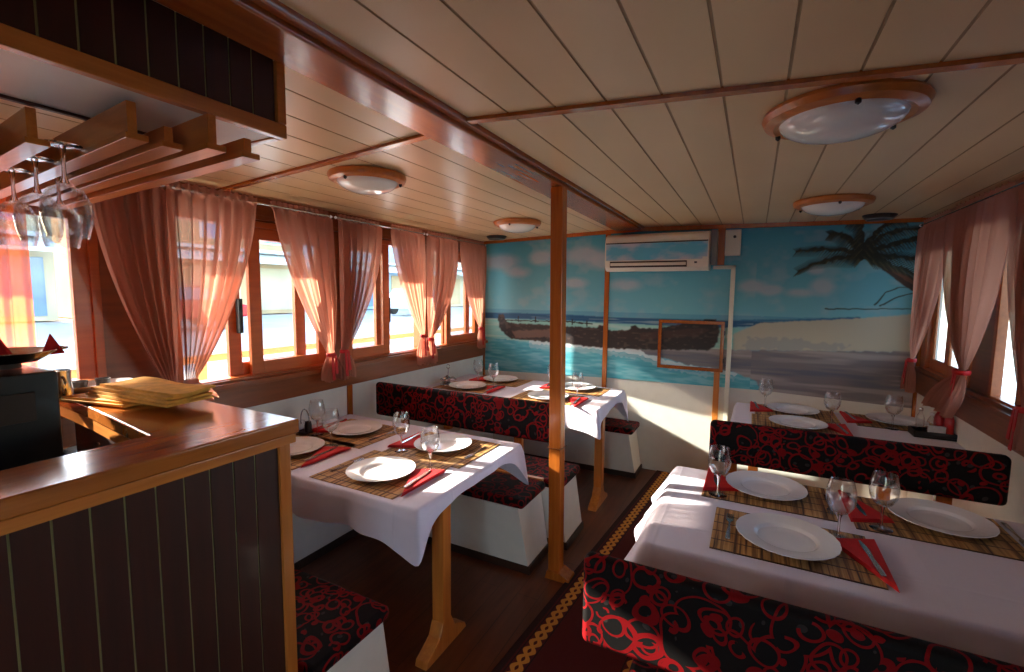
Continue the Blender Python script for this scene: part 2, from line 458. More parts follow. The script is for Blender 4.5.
# ------------------------------------------------------------------ mural
PM = {'navy': [(-2.694, 1.434), (-1.732, 1.44), (-1.221, 1.426), (-0.257, 1.432), (0.332, 1.461), (0.724, 1.489), (0.738, 1.459), (0.334, 1.42), (-0.254, 1.363), (-1.219, 1.369), (-1.73, 1.38), (-2.694, 1.368)], 'shallow': [(-2.694, 1.368), (-1.219, 1.369), (-0.099, 1.369), (-0.089, 1.165), (-2.693, 1.069)], 'water': [(-2.693, 1.169), (-2.176, 1.142), (-1.725, 1.127), (-1.114, 1.097), (-0.483, 1.013), (-0.118, 0.973), (0.11, 0.951), (0.119, 0.774), (-2.691, 0.7)], 'wet': [(-1.725, 1.137), (-0.928, 1.137), (-0.128, 1.18), (1.155, 1.248), (1.191, 0.747), (0.083, 0.769), (0.06, 0.921), (-0.119, 0.99), (-0.483, 1.022), (-0.927, 1.109)], 'dry': [(-0.15, 1.316), (0.049, 1.418), (0.333, 1.445), (0.662, 1.472), (1.135, 1.532), (1.156, 1.241), (-0.143, 1.179)], 'boat': [(-2.443, 1.408), (-2.382, 1.421), (-2.345, 1.347), (-2.273, 1.329), (-1.838, 1.325), (-1.346, 1.316), (-1.317, 1.346), (-1.257, 1.339), (-1.237, 1.301), (-1.045, 1.31), (-0.991, 1.359), (-0.935, 1.333), (-0.755, 1.341), (-0.418, 1.426), (-0.289, 1.439), (-0.262, 1.362), (-0.272, 1.24), (-0.317, 1.167), (-0.747, 1.14), (-1.115, 1.125), (-1.411, 1.126), (-1.726, 1.147), (-2.271, 1.159), (-2.368, 1.207), (-2.43, 1.29)], 'rusty': [(-2.272, 1.244), (-1.815, 1.285), (-1.814, 1.204), (-2.224, 1.172)], 'rust2': [(-0.933, 1.287), (-0.415, 1.356), (-0.317, 1.343), (-0.412, 1.285), (-0.931, 1.221)], 'foamline': [(-2.06, 1.149), (-1.704, 1.138), (-1.311, 1.132), (-0.926, 1.1), (-0.699, 1.032), (-0.399, 0.993), (-0.118, 0.973)], 'rail': [(-2.357, 1.358), (-2.063, 1.358), (-1.73, 1.37), (-1.397, 1.353)], 'bluesh': [(-0.056, 1.287), (0.271, 1.304), (0.675, 1.263), (0.613, 1.228), (-0.051, 1.185)], 'trunk1': [(1.096, 1.683), (0.945, 1.8), (0.82, 1.897), (0.719, 1.959)]}
FR = {'f1': [(0.719, 1.952), (0.597, 2.0), (0.435, 2.013), (0.287, 2.002)], 'f2': [(0.72, 1.944), (0.569, 1.94), (0.408, 1.905), (0.303, 1.844)], 'f3': [(0.719, 1.959), (0.624, 2.075), (0.545, 2.131), (0.493, 2.126)], 'f4': [(0.718, 1.967), (0.686, 2.087), (0.692, 2.176), (0.616, 2.211)], 'f5': [(0.718, 1.967), (0.807, 2.097), (0.922, 2.135), (1.064, 2.149)], 'f6': [(0.719, 1.959), (0.871, 2.028), (1.013, 2.073), (1.098, 2.062)], 'f7': [(0.719, 1.952), (0.876, 1.947), (1.023, 1.929), (1.109, 1.899)], 'f8': [(0.732, 1.936), (0.849, 1.904), (0.971, 1.843), (1.09, 1.77)], 'f9': [(0.719, 1.952), (0.736, 2.07), (0.831, 2.183), (0.947, 2.191)], 'b1': [(0.502, 1.545), (0.657, 1.549), (0.843, 1.554), (1.048, 1.559)], 'b2': [(0.841, 1.576), (0.927, 1.637), (1.04, 1.683), (1.067, 1.697)], 'b3': [(0.81, 1.583), (0.865, 1.674), (0.95, 1.719), (1.038, 1.712)]}
CLD = [(-2.423, 1.971, 0.26, 0.095), (-2.208, 1.864, 0.16, 0.062), (-1.927, 2.001, 0.173, 0.08), (-1.484, 2.019, 0.198, 0.096), (-1.314, 1.949, 0.135, 0.085), (-1.087, 1.731, 0.166, 0.065), (-1.58, 1.75, 0.143, 0.058), (-0.026, 1.724, 0.118, 0.058), (0.108, 1.691, 0.099, 0.049), (0.465, 1.717, 0.092, 0.07), (0.32, 1.669, 0.108, 0.04), (0.411, 1.85, 0.066, 0.04)]
def mural():
    x0, x1, z0, z1 = XL+.002, XR-.002, .70, 2.235
    nx, nz = 700, 290
    X, Z = np.meshgrid(np.linspace(x0, x1, nx), np.linspace(0, 1, nz))
    # lower edge runs a little uneven, as the sheet was hung
    zlow = np.interp(X, [-2.62, -1.21, .07, 1.1], [.80, .838, .852, .82])
    Z = zlow+(z1-zlow)*Z
    rng = np.random.RandomState(3)
    def vnoise(sx, sz, ox=0, oz=0, seed=0):
        r = np.random.RandomState(seed).rand(64, 64)
        u = (X*sx+ox) % 63; w = (Z*sz+oz) % 63
        i = np.floor(u).astype(int); j = np.floor(w).astype(int); fu = u-i; fw = w-j
        fu = fu*fu*(3-2*fu); fw = fw*fw*(3-2*fw)
        i2 = (i+1) % 64; j2 = (j+1) % 64
        return (r[i, j]*(1-fu)+r[i2, j]*fu)*(1-fw)+(r[i, j2]*(1-fu)+r[i2, j2]*fu)*fw
    lin = lambda c: np.array(srgb(*c)[:3])
    col = np.zeros(X.shape+(3,))
    zh = 1.44
    t = np.clip((Z-zh)/(2.2-zh), 0, 1)[..., None]
    col[:] = lin((122, 196, 214))*(1-t)+lin((66, 164, 190))*t
    def over(mask, c):
        m = np.clip(mask, 0, 1)[..., None]; col[:] = col*(1-m)+(c if isinstance(c, np.ndarray) and c.ndim == 3 else lin(c))*m
    # clouds
    cn = .55*vnoise(6, 9, seed=1)+.3*vnoise(14, 20, seed=2)+.15*vnoise(30, 40, seed=5)
    for cx, cz, rx, rz in CLD:
        g = np.exp(-(((X-cx)/(rx*.9))**2+((Z-cz)/(rz*.9))**2)**1.0)
        over(np.clip((g*1.5-.25)*(.35+cn), 0, .7), (190, 196, 206))
    over(np.clip((cn-.52)*1.6, 0, .35), (170, 196, 206))
    jx = (vnoise(40, 40, seed=7)-.5)*.02+(vnoise(12, 12, seed=8)-.5)*.012
    jz = (vnoise(40, 40, seed=9)-.5)*.016
    def poly(P, jit=1.0, soft=True):
        XX, ZZ = X+jx*jit, Z+jz*jit
        ins = np.zeros(X.shape, bool)
        n = len(P)
        for a in range(n):
            (xa, za), (xb, zb) = P[a], P[(a+1) % n]
            c = ((za > ZZ) != (zb > ZZ))
            with np.errstate(divide='ignore', invalid='ignore'):
                xi = (xb-xa)*(ZZ-za)/(zb-za+1e-12)+xa
            ins ^= c & (XX < xi)
        m = ins.astype(float)
        if soft:
            for _ in range(2):
                k = m.copy(); k[1:-1, 1:-1] = (m[1:-1, 1:-1]*2+m[:-2, 1:-1]+m[2:, 1:-1]+m[1:-1, :-2]+m[1:-1, 2:])/6; m = k
        return m
    def line(P, w, w2=None, jit=1.0):
        d = np.full(X.shape, 9.); w2 = w if w2 is None else w2
        XX, ZZ = X+jx*jit, Z+jz*jit; n = len(P)-1
        out = np.zeros(X.shape)
        for a in range(n):
            (xa, za), (xb, zb) = P[a], P[a+1]
            L = (xb-xa)**2+(zb-za)**2
            t = np.clip(((XX-xa)*(xb-xa)+(ZZ-za)*(zb-za))/L, 0, 1)
            dd = np.hypot(XX-xa-t*(xb-xa), ZZ-za-t*(zb-za))
            ww = w+(w2-w)*(a+t)/n
            out = np.maximum(out, np.clip((ww-dd)/.006+.5, 0, 1))
        return out
    over(poly(PM['shallow'], .3), (146, 206, 200))
    over(poly(PM['shallow'], .3)*np.clip(vnoise(3, 60, seed=12)*1.6-.8, 0, .6), (206, 222, 214))
    over(poly(PM['navy'], .2), (28, 92, 138))
    over(poly(PM['navy'], .2)*np.clip(vnoise(5, 90, seed=11)*1.8-1.1, 0, .5), (170, 200, 210))
    over((np.abs(Z-1.452) < .022)*.45*(X < .75), (60, 140, 190))
    over(poly(PM['water'], .8), (84, 176, 192))
    wv = vnoise(7, 46, seed=13)*.6+vnoise(16, 90, seed=14)*.4
    over(poly(PM['water'], .8)*np.clip(wv*2.2-1.0, 0, .6), (150, 208, 216))
    over(poly(PM['water'], .8)*np.clip(.9-wv*2.4, 0, .45), (36, 132, 158))
    over(poly(PM['dry'], .4), (196, 190, 172))
    over(poly(PM['wet'], 1.0), (128, 120, 124))
    wt = vnoise(1.6, 26, seed=15)*.6+vnoise(5, 60, seed=16)*.4
    over(poly(PM['wet'], 1.0)*np.clip(wt*2.4-1.15, 0, .6), (190, 176, 172))
    over(poly(PM['wet'], 1.0)*np.clip(1.0-wt*2.6, 0, .6), (84, 92, 120))
    over(poly(PM['bluesh'], 3.0)*.35, (110, 126, 158))
    over(line(PM['foamline'], .026, .016, 1.8)*.85, (214, 226, 228))
    over(line([(x, z-.045) for x, z in PM['foamline']], .02, .012, 2.2)*.4, (190, 214, 220))
    over(poly(PM['boat'], .9), (44, 34, 34))
    over(poly(PM['rusty'], .9)*.8, (122, 92, 80)); over(poly(PM['rust2'], 1)*.5, (84, 52, 46))
    over(poly(PM['boat'], .9)*np.clip(vnoise(30, 60, seed=18)*1.6-1.0, 0, .4), (104, 82, 74))
    over(line(PM['rail'], .006), (40, 34, 36))
    for p0 in PM['rail'] if False else [(-2.2, 1.40), (-2.0, 1.40), (-1.8, 1.40), (-1.6, 1.39), (-1.45, 1.38)]:
        over(line([p0, (p0[0], p0[1]-.05)], .006, .006, .3), (40, 34, 36))
    # palm
    over(line(PM['trunk1'], .042, .016, .6), (66, 44, 34)); over(line([(x+.0, z+.012) for x, z in PM['trunk1']], .014, .006, .6)*.7, (124, 76, 50))
    for k, P in FR.items():
        if k[0] == 'f':
            # leaf spine with drooping leaflets
            over(line(P, .022, .007, 1.6), (36, 44, 32))
            n = 26
            for q in range(n):
                t = q/(n-1)*(len(P)-1); a = min(int(t), len(P)-2); u = t-a
                px_ = P[a][0]+(P[a+1][0]-P[a][0])*u; pz_ = P[a][1]+(P[a+1][1]-P[a][1])*u
                dirx = 1 if P[-1][0] > P[0][0] else -1; L = .10*(1-.45*q/n)
                over(line([(px_, pz_), (px_+dirx*L*.55, pz_-L*.8)], .007, .002, .4)*.9, (38, 48, 34) if q % 3 else (80, 82, 52))
                over(line([(px_, pz_), (px_+dirx*L*.6, pz_+L*.38)], .006, .002, .4)*.85, (34, 44, 34))
        else:
            over(line(P, .006, .003, .5)*.9, (46, 50, 46))
    over(np.clip(1-np.hypot((X-.78)/.24, (Z-2.03)/.12), 0, 1)**.5*np.clip(vnoise(60, 60, seed=20)*2-.5, 0, 1)*.8, (34, 40, 32))
    me = bpy.data.meshes.new('mural')
    V = np.stack([X, np.full(X.shape, YB), Z], -1).reshape(-1, 3)
    idx = np.arange(nx*nz).reshape(nz, nx)
    F = np.stack([idx[:-1, :-1], idx[:-1, 1:], idx[1:, 1:], idx[1:, :-1]], -1).reshape(-1, 4)
    me.vertices.add(len(V)); me.vertices.foreach_set('co', V.ravel())
    me.loops.add(F.size); me.loops.foreach_set('vertex_index', F.ravel().astype(np.int32))
    me.polygons.add(len(F)); me.polygons.foreach_set('loop_start', np.arange(0, F.size, 4, dtype=np.int32)); me.polygons.foreach_set('loop_total', np.full(len(F), 4, np.int32))
    me.update(); me.validate()
    at = me.color_attributes.new('print', 'FLOAT_COLOR', 'POINT')
    rgba = np.ones((len(V), 4), np.float32); rgba[:, :3] = col.reshape(-1, 3)
    at.data.foreach_set('color', rgba.ravel())
    n = NT('mural_print'); a = n.new('ShaderNodeVertexColor', layer_name='print')
    n.bsdf(a.outputs[0], .55)
    me.materials.append(n.m)
    o = bpy.data.objects.new('wall_mural', me); C.objects.link(o)
    tag(o, 'printed wall mural of a beach with a wrecked wooden boat and leaning palm', 'mural')
mural()

# wooden strips on the end wall
def strip(n, boxes, mat='wood_z', bevel=.003):
    b = B()
    for q in boxes: b.box(*q)
    return struct(b.build('trim_%d' % n, mat, bevel=bevel))
strip(9, [(-1.28, -1.235, YB-.018, YB, .6, 2.22)], 'post')
strip(10, [(-.283, -.236, YB-.016, YB, .35, .985)], 'wood_z')
strip(11, [(-.305, -.245, YB-.018, YB, 1.9, 2.22)], 'post')
strip(12, [(1.078, 1.10, YB-.02, YB, .45, 2.2)], 'post')
strip(13, [(XL, XL+.02, YB-.02, YB, .5, 2.2)], 'post')
b = B()
for (xa, za), (xb, zb) in (((XL, 2.162), (-1.0, 2.214)), ((-1.0, 2.214), (XR, 2.182))):
    b.add([(xa, YB-.03, za), (xb, YB-.03, zb), (xb, YB-.03, zb+.06), (xa, YB-.03, za+.06), (xa, YB, za), (xb, YB, zb), (xb, YB, zb+.06), (xa, YB, za+.06)],
          [(0, 1, 2, 3), (4, 7, 6, 5), (0, 4, 5, 1), (3, 2, 6, 7), (0, 3, 7, 4), (1, 5, 6, 2)])
struct(b.build('trim_14', 'post'))
# left wall strip beside the bench
strip(15, [(XL, XL+.02, 2.46, 2.50, .4, .965)], 'post')
# cross battens on the ceiling
b = B()
for (xa, xb) in ((XL, -1.13), (-.93, XR)):
    ya = 1.47-(0 if xa > -1 else .0)
    k = 8
    for i in range(k):
        a = xa+(xb-xa)*i/k; c = xa+(xb-xa)*(i+1)/k
        sk = lambda x: (1.43+(x+.93)*.10) if x > -1 else (1.47+(-1.1-x)*.07)
        b.add([(a, sk(a), zc(a)-.012), (c, sk(c), zc(c)-.012), (c, sk(c)+.035, zc(c)-.012), (a, sk(a)+.035, zc(a)-.012), (a, sk(a), zc(a)+.02), (c, sk(c), zc(c)+.02), (c, sk(c)+.035, zc(c)+.02), (a, sk(a)+.035, zc(a)+.02)],
              [(0, 3, 2, 1), (4, 5, 6, 7), (0, 1, 5, 4), (3, 7, 6, 2)]+([(0, 4, 7, 3)] if i == 0 else [])+([(1, 2, 6, 5)] if i == k-1 else []))
struct(b.build('trim_16', 'post'))

# long beam and post
b = B()
def tap(x, y): return x
for poly in ([(-1.085, 2.222), (-.955, 2.222), (-.950, 2.227), (-.950, 2.30), (-1.085, 2.30)], [(-.95, 2.238), (-.925, 2.238), (-.915, 2.258), (-.915, 2.30), (-.95, 2.30)]):
    b.prism(poly, YR, YB-.001, axis='Y')
beam = b.build('ceiling_beam', 'beam', bevel=.003); tag(beam, 'long varnished wooden beam running under the white ceiling to the end wall', 'beam')
for v in beam.data.vertices:      # the beam widens slightly towards the end wall, on its left side
    if v.co.x < -1.0: v.co.x -= .02*v.co.y
p = thing('support_post', 'slim varnished wooden post standing in the aisle under the ceiling beam', 'post', (-.955, 2.45, 0))
b = B(); b.box(-.036, .036, -.036, .036, 0, 2.222); b.build('post', 'post', p, bevel=.006)
b = B(); b.prism([(-.05, 0), (.10, 0), (.095, .022), (.036, .05), (-.036, .05)], -.05, .05, axis='Y'); b.build('foot_block', 'post', p)
b = B()
for k in range(36):
    a = k/36*8; s_ = int(a) // 2; u = (a % 2)-1
    q = [(u*.04, -.041), (.041, u*.04), (-u*.04, .041), (-.041, -u*.04)][s_]
    b.lathe([(0, -.004), (.004, 0), (0, .004)], 6, loc=(q[0], q[1], .775))
b.build('bead_chain', 'steel', p, smooth=True)
p.rotation_euler = (0, -.011, 0)

# ------------------------------------------------------------------ curtains
def curtain(y0, y1, yt, zt, zb, x, label, group, side=-1, zt0=2.165, mat='curtain', tied=True, wtie=.05, wsk=.17, seed=0, power=1.5, skl=None, tail=True, folds=6, shear=0, power2=1.1, inb=0):
    rnd = random.Random(seed)
    s = -side
    NU, NV = 72, 60
    ph = rnd.random()*6; ph2 = rnd.random()*6
    root = thing('curtain', label, 'curtain', (x, (y0+y1)/2, zt0), 0, group)
    lo = lambda p: (p[0]-x, p[1]-(y0+y1)/2, p[2]-zt0)
    P = []
    zs = []
    for i in range(NV+1):
        v = i/NV; lean = 0
        z = zt0+(zb-zt0)*v; row = []
        for j in range(NU+1):
            u = j/NU
            ytop = y0+(y1-y0)*u
            am = .018
            if tied:
                vt = (zt0-zt)/(zt0-zb)
                if v <= vt:
                    w = v/vt
                    # edge next to the tie falls straight, the far edge sweeps across
                    e0 = y0+(yt-wtie/2-y0)*w**(power if abs(y0-yt) > abs(y1-yt) else power2)
                    e1 = y1+(yt+wtie/2-y1)*w**(power if abs(y1-yt) > abs(y0-yt) else power2)
                    am = .022*(1-w)+.012+.02*math.sin(PI*w)
                    if w > .9: am *= (1-w)*10*.6+.4
                else:
                    w = (v-vt)/(1-vt)
                    k = math.sin(min(w*1.35, 1)*PI/2)
                    e0 = yt-wtie/2-(wsk/2-wtie/2)*k+shear*w; e1 = yt+wtie/2+(wsk/2-wtie/2)*k+shear*w
                    am = .008+.022*k; lean = inb*w
                y = e0+(e1-e0)*u
            else:
                y = ytop; am = .016
            hx = am*math.sin(u*folds*2*PI+ph+.8*v)+.4*am*math.sin(u*folds*4.3*PI+ph2)
            if v < .035: hx = .010*math.sin(u*70+ph)   # gathered heading
            zz = z
            if i == 0: zz += .006*math.sin(u*70+ph2)
            if tied and v > .97: zz += .012*math.sin(u*9+ph)
            row.append(lo((x+s*(.006+abs(hx)*.4+hx*.6+lean), y, zz)))
        P.append(row)
    grid_mesh('fabric', P, mat, root)
    if tied:
        b = B(); b.lathe([(wtie*.62, -.012), (wtie*.7, 0), (wtie*.62, .012)], 16)
        o = b.build('tieback', 'red_ribbon' if tail else mat, root, loc=lo((x+s*.01, yt, zt)), smooth=True); o.scale = (.8, 1, 1)
        if tail:
            b = B()
            for q, L in ((-.012, .17), (.014, .13)):
                b.add([(s*.035, q-.008, 0), (s*.035, q+.008, 0), (s*.045, q+.012, -L), (s*.045, q-.012, -L)], [(0, 1, 2, 3)])
            o = b.build('ribbon_tail', 'red_ribbon', root, loc=lo((x, yt, zt)))
            md = o.modifiers.new('thick', 'SOLIDIFY'); md.thickness = .003
    return root
XC = XL+.105
GL = 'pink voile curtains along the left windows'
curtain(.965, 1.30, 1.255, 1.19, 1.05, XC, 'narrow dusty pink curtain hanging at the bar end of the left wall', GL, seed=1, wsk=.1, wtie=.05, power=1.9, tail=False)
curtain(1.27, 1.73, 1.335, 1.19, 1.08, XC+.012, 'sunlit pink curtain over the window nearest the bar, swept to its left', GL, seed=2, wsk=.16, wtie=.05, power=1.7, folds=7, tail=False, shear=.05)
curtain(1.81, 2.23, 2.225, 1.225, 1.05, XC, 'pink curtain tied to the right edge of the window after the sunlit one', GL, seed=3, wsk=.17, power=1.5)
curtain(2.30, 2.70, 2.34, 1.235, 1.05, XC, 'pink curtain tied left over the middle window of the left wall', GL, seed=4, wsk=.17, power=1.9)
curtain(2.83, 3.22, 3.215, 1.275, 1.04, XC, 'bright backlit pink curtain tied right, middle window of the left wall', GL, seed=5, wsk=.15, power=1.7)
curtain(3.285, 3.74, 3.315, 1.24, 1.03, XC, 'pink curtain tied left over the last left window before the mural', GL, seed=6, wsk=.15, power=2.3)
curtain(3.77, 4.22, 4.17, 1.28, 1.08, XC, 'pink curtain in the corner between the last left window and the mural', GL, seed=7, wsk=.13, power=2.0)
curtain(.60, .79, 0, 0, 1.2, XC-.05, 'sheer orange curtain hanging over the window behind the coffee machine', None, seed=8, tied=False, mat='curtain_orange', folds=3)
GR = 'pink voile curtains along the right windows'
XCR = XR-.10
curtain(3.66, 4.14, 4.15, 1.21, 1.00, XCR, 'narrow pink curtain in the corner right of the palm on the mural', GR, side=1, zt0=2.16, seed=9, wsk=.2, power=2.2, power2=2.0)
curtain(2.90, 3.58, 3.27, 1.255, 1.02, XCR, 'wide pink curtain tied in the middle over the right window, skirt flared out', GR, side=1, zt0=2.165, seed=10, wsk=.42, wtie=.07, power=2.4, power2=2.6, folds=8, shear=.14, inb=.05)
curtain(2.55, 2.80, 2.60, 1.20, 1.05, XCR, 'pink curtain cut by the right edge of the picture', GR, side=1, zt0=2.165, seed=11, wsk=.14)
# curtain rods
def rod(y0, y1, x, z, label):
    r = thing('curtain_rod', label, 'curtain rod', (x, (y0+y1)/2, z), 0, 'thin steel curtain rods')
    L = (y1-y0)/2
    b = B(); b.tube([(0, -L, 0), (0, L, 0)], .005); b.build('rod', 'steel', r, smooth=True)
    for q in (-L, L):
        b = B(); b.lathe([(0, -.012), (.010, -.004), (.010, .004), (0, .012)], 10, loc=(0, q, 0)); b.build('end_cap', 'porcelain', r, smooth=True)
        b = B(); s = -1 if x < 0 else 1; b.box(min(0, s*(abs(XL-x) if x < 0 else XR-x)), max(0, s*(abs(XL-x) if x < 0 else XR-x)), q-.02*(1 if q > 0 else -1)-.004, q-.02*(1 if q > 0 else -1)+.004, -.006, .006); b.build('bracket', 'steel', r)
    return r
rod(1.0, 2.25, XC+.012, 2.135, 'curtain rod carrying the sunlit curtain and the one right of it')
rod(2.29, 3.235, XC+.012, 2.135, 'curtain rod over the middle window of the left wall')
rod(3.275, 4.25, XC+.012, 2.135, 'curtain rod over the last left window beside the mural')
rod(2.4, 4.2, XCR-.012, 2.135, 'curtain rod over the windows of the right wall')

# ------------------------------------------------------------------ ceiling lights and speakers
def ceiling_light(x, y, R, label):
    r = thing('ceiling_light', label, 'ceiling light', (x, y, zc(x)), 0, 'round wood rimmed ceiling lights')
    b = B(); b.lathe([(R*.8, 0), (R*1.0, 0), (R*1.02, -.012), (R*.98, -.03), (R*.86, -.04), (R*.78, -.034), (R*.76, -.02), (R*.8, 0)], 48)
    b.build('rim', 'wood_x', r, smooth=True)
    b = B(); prof = [(R*.79*math.cos(t), -.028-.062*math.sin(t)) for t in [i*PI/2/12 for i in range(13)]]
    prof[-1] = (0, prof[-1][1]); b.lathe(prof, 48); b.build('dome', 'lamp_glass', r, smooth=True)
    for a in (.6, 2.7, 4.8):
        b = B(); b.lathe([(0, -.012), (.008, -.006), (.008, .006), (0, .008)], 8, loc=(R*.86*math.cos(a), R*.86*math.sin(a), -.042)); b.build('clip', 'black', r, smooth=True)
ceiling_light(.21, 1.82, .215, 'large round ceiling light nearest on the right, above the set table')
ceiling_light(-1.74, 1.80, .185, 'round ceiling light above the table beside the bar')
ceiling_light(.39, 3.47, .205, 'round ceiling light at the palm end of the right ceiling')
ceiling_light(-1.74, 3.46, .19, 'small looking round ceiling light at the end of the left ceiling')
for x, y, l in ((.75, 4.17, 'flat black round speaker on the ceiling above the palm'), (-2.30, 4.12, 'flat black round speaker on the ceiling in the left corner')):
    r = thing('ceiling_speaker', l, 'speaker', (x, y, zc(x)), 0, 'black ceiling speakers')
    b = B(); b.lathe([(.0, -.03), (.06, -.03), (.085, -.024), (.1, -.008), (.1, .001), (0, .001)], 32); b.build('grille', 'black', r, smooth=True)
    b = B(); b.lathe([(.07, -.033), (.078, -.033), (.078, -.022), (.07, -.022)], 32); b.build('ring', 'grey_plastic', r, smooth=True)

# ------------------------------------------------------------------ air conditioner, wall box, conduit, hatch
ac = thing('air_conditioner', 'white split air conditioner with sky printed front, high on the end wall', 'air conditioner', (-.785, YB-.02, 1.85))
W2 = .435; sidep = [(0, .02), (-.03, 0), (-.17, .0), (-.2, .03), (-.215, .09), (-.215, .24), (-.19, .30), (-.15, .325), (0, .325)]
b = B(); b.prism(sidep, -W2, W2, axis='X'); b.build('casing', 'plastic', ac, bevel=.006)
b = B(); b.box(-W2+.012, W2-.05, -.2185, -.21, .092, .235); b.box(W2-.05, W2-.012, -.2185, -.21, .11, .235); b.build('front_print', 'ac_print', ac)
b = B(); b.box(-W2+.01, W2-.01, -.219, -.205, .236, .246); b.build('top_gap', 'kick', ac)
b = B(); b.box(-W2+.05, W2-.17, -.219, -.2, .03, .082); b.build('outlet', 'kick', ac)
for z in (.057,):
    b = B(); b.box(-W2+.055, W2-.175, -.226, -.205, z-.013, z+.013); b.build('louvre', 'plastic', ac, bevel=.004)
b = B(); b.box(W2-.11, W2-.09, -.221, -.21, .058, .072); b.build('indicator', 'black', ac)
b = B(); b.box(0, .045, -.15, 0, .05, .33); o = b.build('pipe_cover', 'grey_plastic', ac, loc=(W2+.005, 0, 0))
wb = thing('wall_box', 'small white box with a dark button right of the air conditioner', 'control box', (-.185, YB, 1.975))
b = B(); b.box(-.06, .06, -.05, 0, 0, .215); b.build('casing', 'plastic', wb, bevel=.005)
b = B(); b.lathe([(0, 0), (.012, 0), (.012, .006), (0, .008)], 12); o = b.build('button', 'black', wb, loc=(.012, -.05, .155)); o.rotation_euler = (PI/2, 0, 0)
b = B(); b.box(-.33, -.155, YB-.035, YB-.004, 1.865, 1.895); b.box(-.19, -.155, YB-.035, YB-.004, .3, 1.895)
tag(b.build('cable_duct', 'plastic', bevel=.003), 'white cable duct running from the air conditioner down the end wall', 'cable duct')
h = thing('wall_hatch', 'wood framed rectangular hatch in the mural below the air conditioner', 'hatch', (-.49, YB, .98))
b = B(); w, hh, f = .275, .44, .03
b.box(-w, w, -.022, 0, 0, f); b.box(-w, w, -.022, 0, hh-f, hh); b.box(-w, -w+f, -.022, 0, f, hh-f); b.box(w-f, w, -.022, 0, f, hh-f)
b.build('frame', 'beam', h, bevel=.003)
for z in (.1, .34):
    b = B(); b.tube([(w, -.02, z-.02), (w, -.02, z+.02)], .006); b.build('hinge', 'kick', h, smooth=True)

# ------------------------------------------------------------------ benches
def cushion(b, x0, x1, y0, y1, z0, z1): return b.box(x0, x1, y0, y1, z0, z1)
def bench(x0, x1, seats, back, label, end=1, seat_z=.40, name='booth_bench', kick_side=None):
    """seats: list of (y0,y1); back: (x0,x1,y,z0,z1,posts) ; end: which x end is open (+1 right, -1 left)"""
    cx, cy = (x0+x1)/2, (seats[0][0]+seats[-1][1])/2
    r = thing(name, label, 'bench', (cx, cy, 0))
    X1 = x1
    for st_ in seats:
        ya, yb = st_[:2]; x1 = st_[2] if len(st_) > 2 else X1
        b = B(); a0, a1 = x0-cx, x1-cx; y_0, y_1 = ya-cy+.01, yb-cy-.01
        e = .035
        xa0, xa1 = (a0, a0) if end > 0 else (a0+.02, a0-e)
        xb0, xb1 = (a1-.03, a1+e) if end > 0 else (a1, a1)
        # tapering base: wider at the floor on its open end
        v = [(xa1 if end < 0 else a0, y_0+.03, 0), (xb1 if end > 0 else a1, y_0+.03, 0), (xb1 if end > 0 else a1, y_1-.005, 0), (xa1 if end < 0 else a0, y_1-.005, 0),
             (xa0, y_0, seat_z), (xb0, y_0, seat_z), (xb0, y_1, seat_z), (xa0, y_1, seat_z)]
        b.add(v, [(0, 3, 2, 1), (4, 5, 6, 7), (0, 1, 5, 4), (1, 2, 6, 5), (2, 3, 7, 6), (3, 0, 4, 7)])
        bs = b.build('base', 'white_panel', r, bevel=.003)
        b = B(); q = .006
        b.box(v[0][0]-q*.5, v[1][0]+q*.5, v[0][1]-q, v[2][1]+q, 0, .05); b.build('kickboard', 'kick', bs)
        b = B(); b.box(x0-cx, x1-cx+(.005 if end > 0 else 0), ya-cy, yb-cy, seat_z, seat_z+.055)
        b.build('seat', 'fabric', r, bevel=.02, seg=4)
    x1 = X1
    if len(seats) == 2:
        b = B(); ym = seats[0][1]-cy
        b.box(x0-cx+.01, x1-cx-.02, ym-.012, ym+.022, seat_z-.02, seat_z+.062); b.build('middle_rail', 'wood_x', r, bevel=.003)
    if back:
        bx0, bx1, by, bz0, bz1, posts = back
        for px in posts:
            b = B(); b.box(px-cx-.03, px-cx+.03, by-cy-.004, by-cy+.03, seat_z, bz0+.06); b.build('post', 'post', r, bevel=.003)
        b = B(); b.box(bx0-cx, bx1-cx, by-cy-.028, by-cy+.03, bz0, bz1)
        b.build('backrest', 'fabric', r, bevel=.024, seg=4)
    return r
bench(-2.58, -1.13, [(2.345, 2.69), (2.70, 3.07, -1.03)], (-2.56, -1.055, 2.71, .70, .955, (-2.3, -1.34)), 'double bench with swirl backrest behind the table beside the bar, left of the post')
bench(-2.58, -.905, [(4.10, 4.41)], None, 'bench against the end wall under the left half of the mural')
bench(-2.32, -1.2, [(.955, 1.32)], None, 'low bench with red swirl seat next to the bar end, bottom left', seat_z=.385)
bench(-.16, 1.07, [(2.62, 2.77), (2.78, 3.10)], (-.185, 1.04, 2.80, .725, .955, (-.07, .83)), 'double bench with swirl backrest between the two tables on the right', end=-1)
bench(-.30, 1.07, [(.98, 1.30), (1.31, 1.64)], (-.445, 1.06, 1.395, .525, .822, (-.1, .8)), 'nearest bench, swirl backrest filling the bottom right of the picture', end=-1)

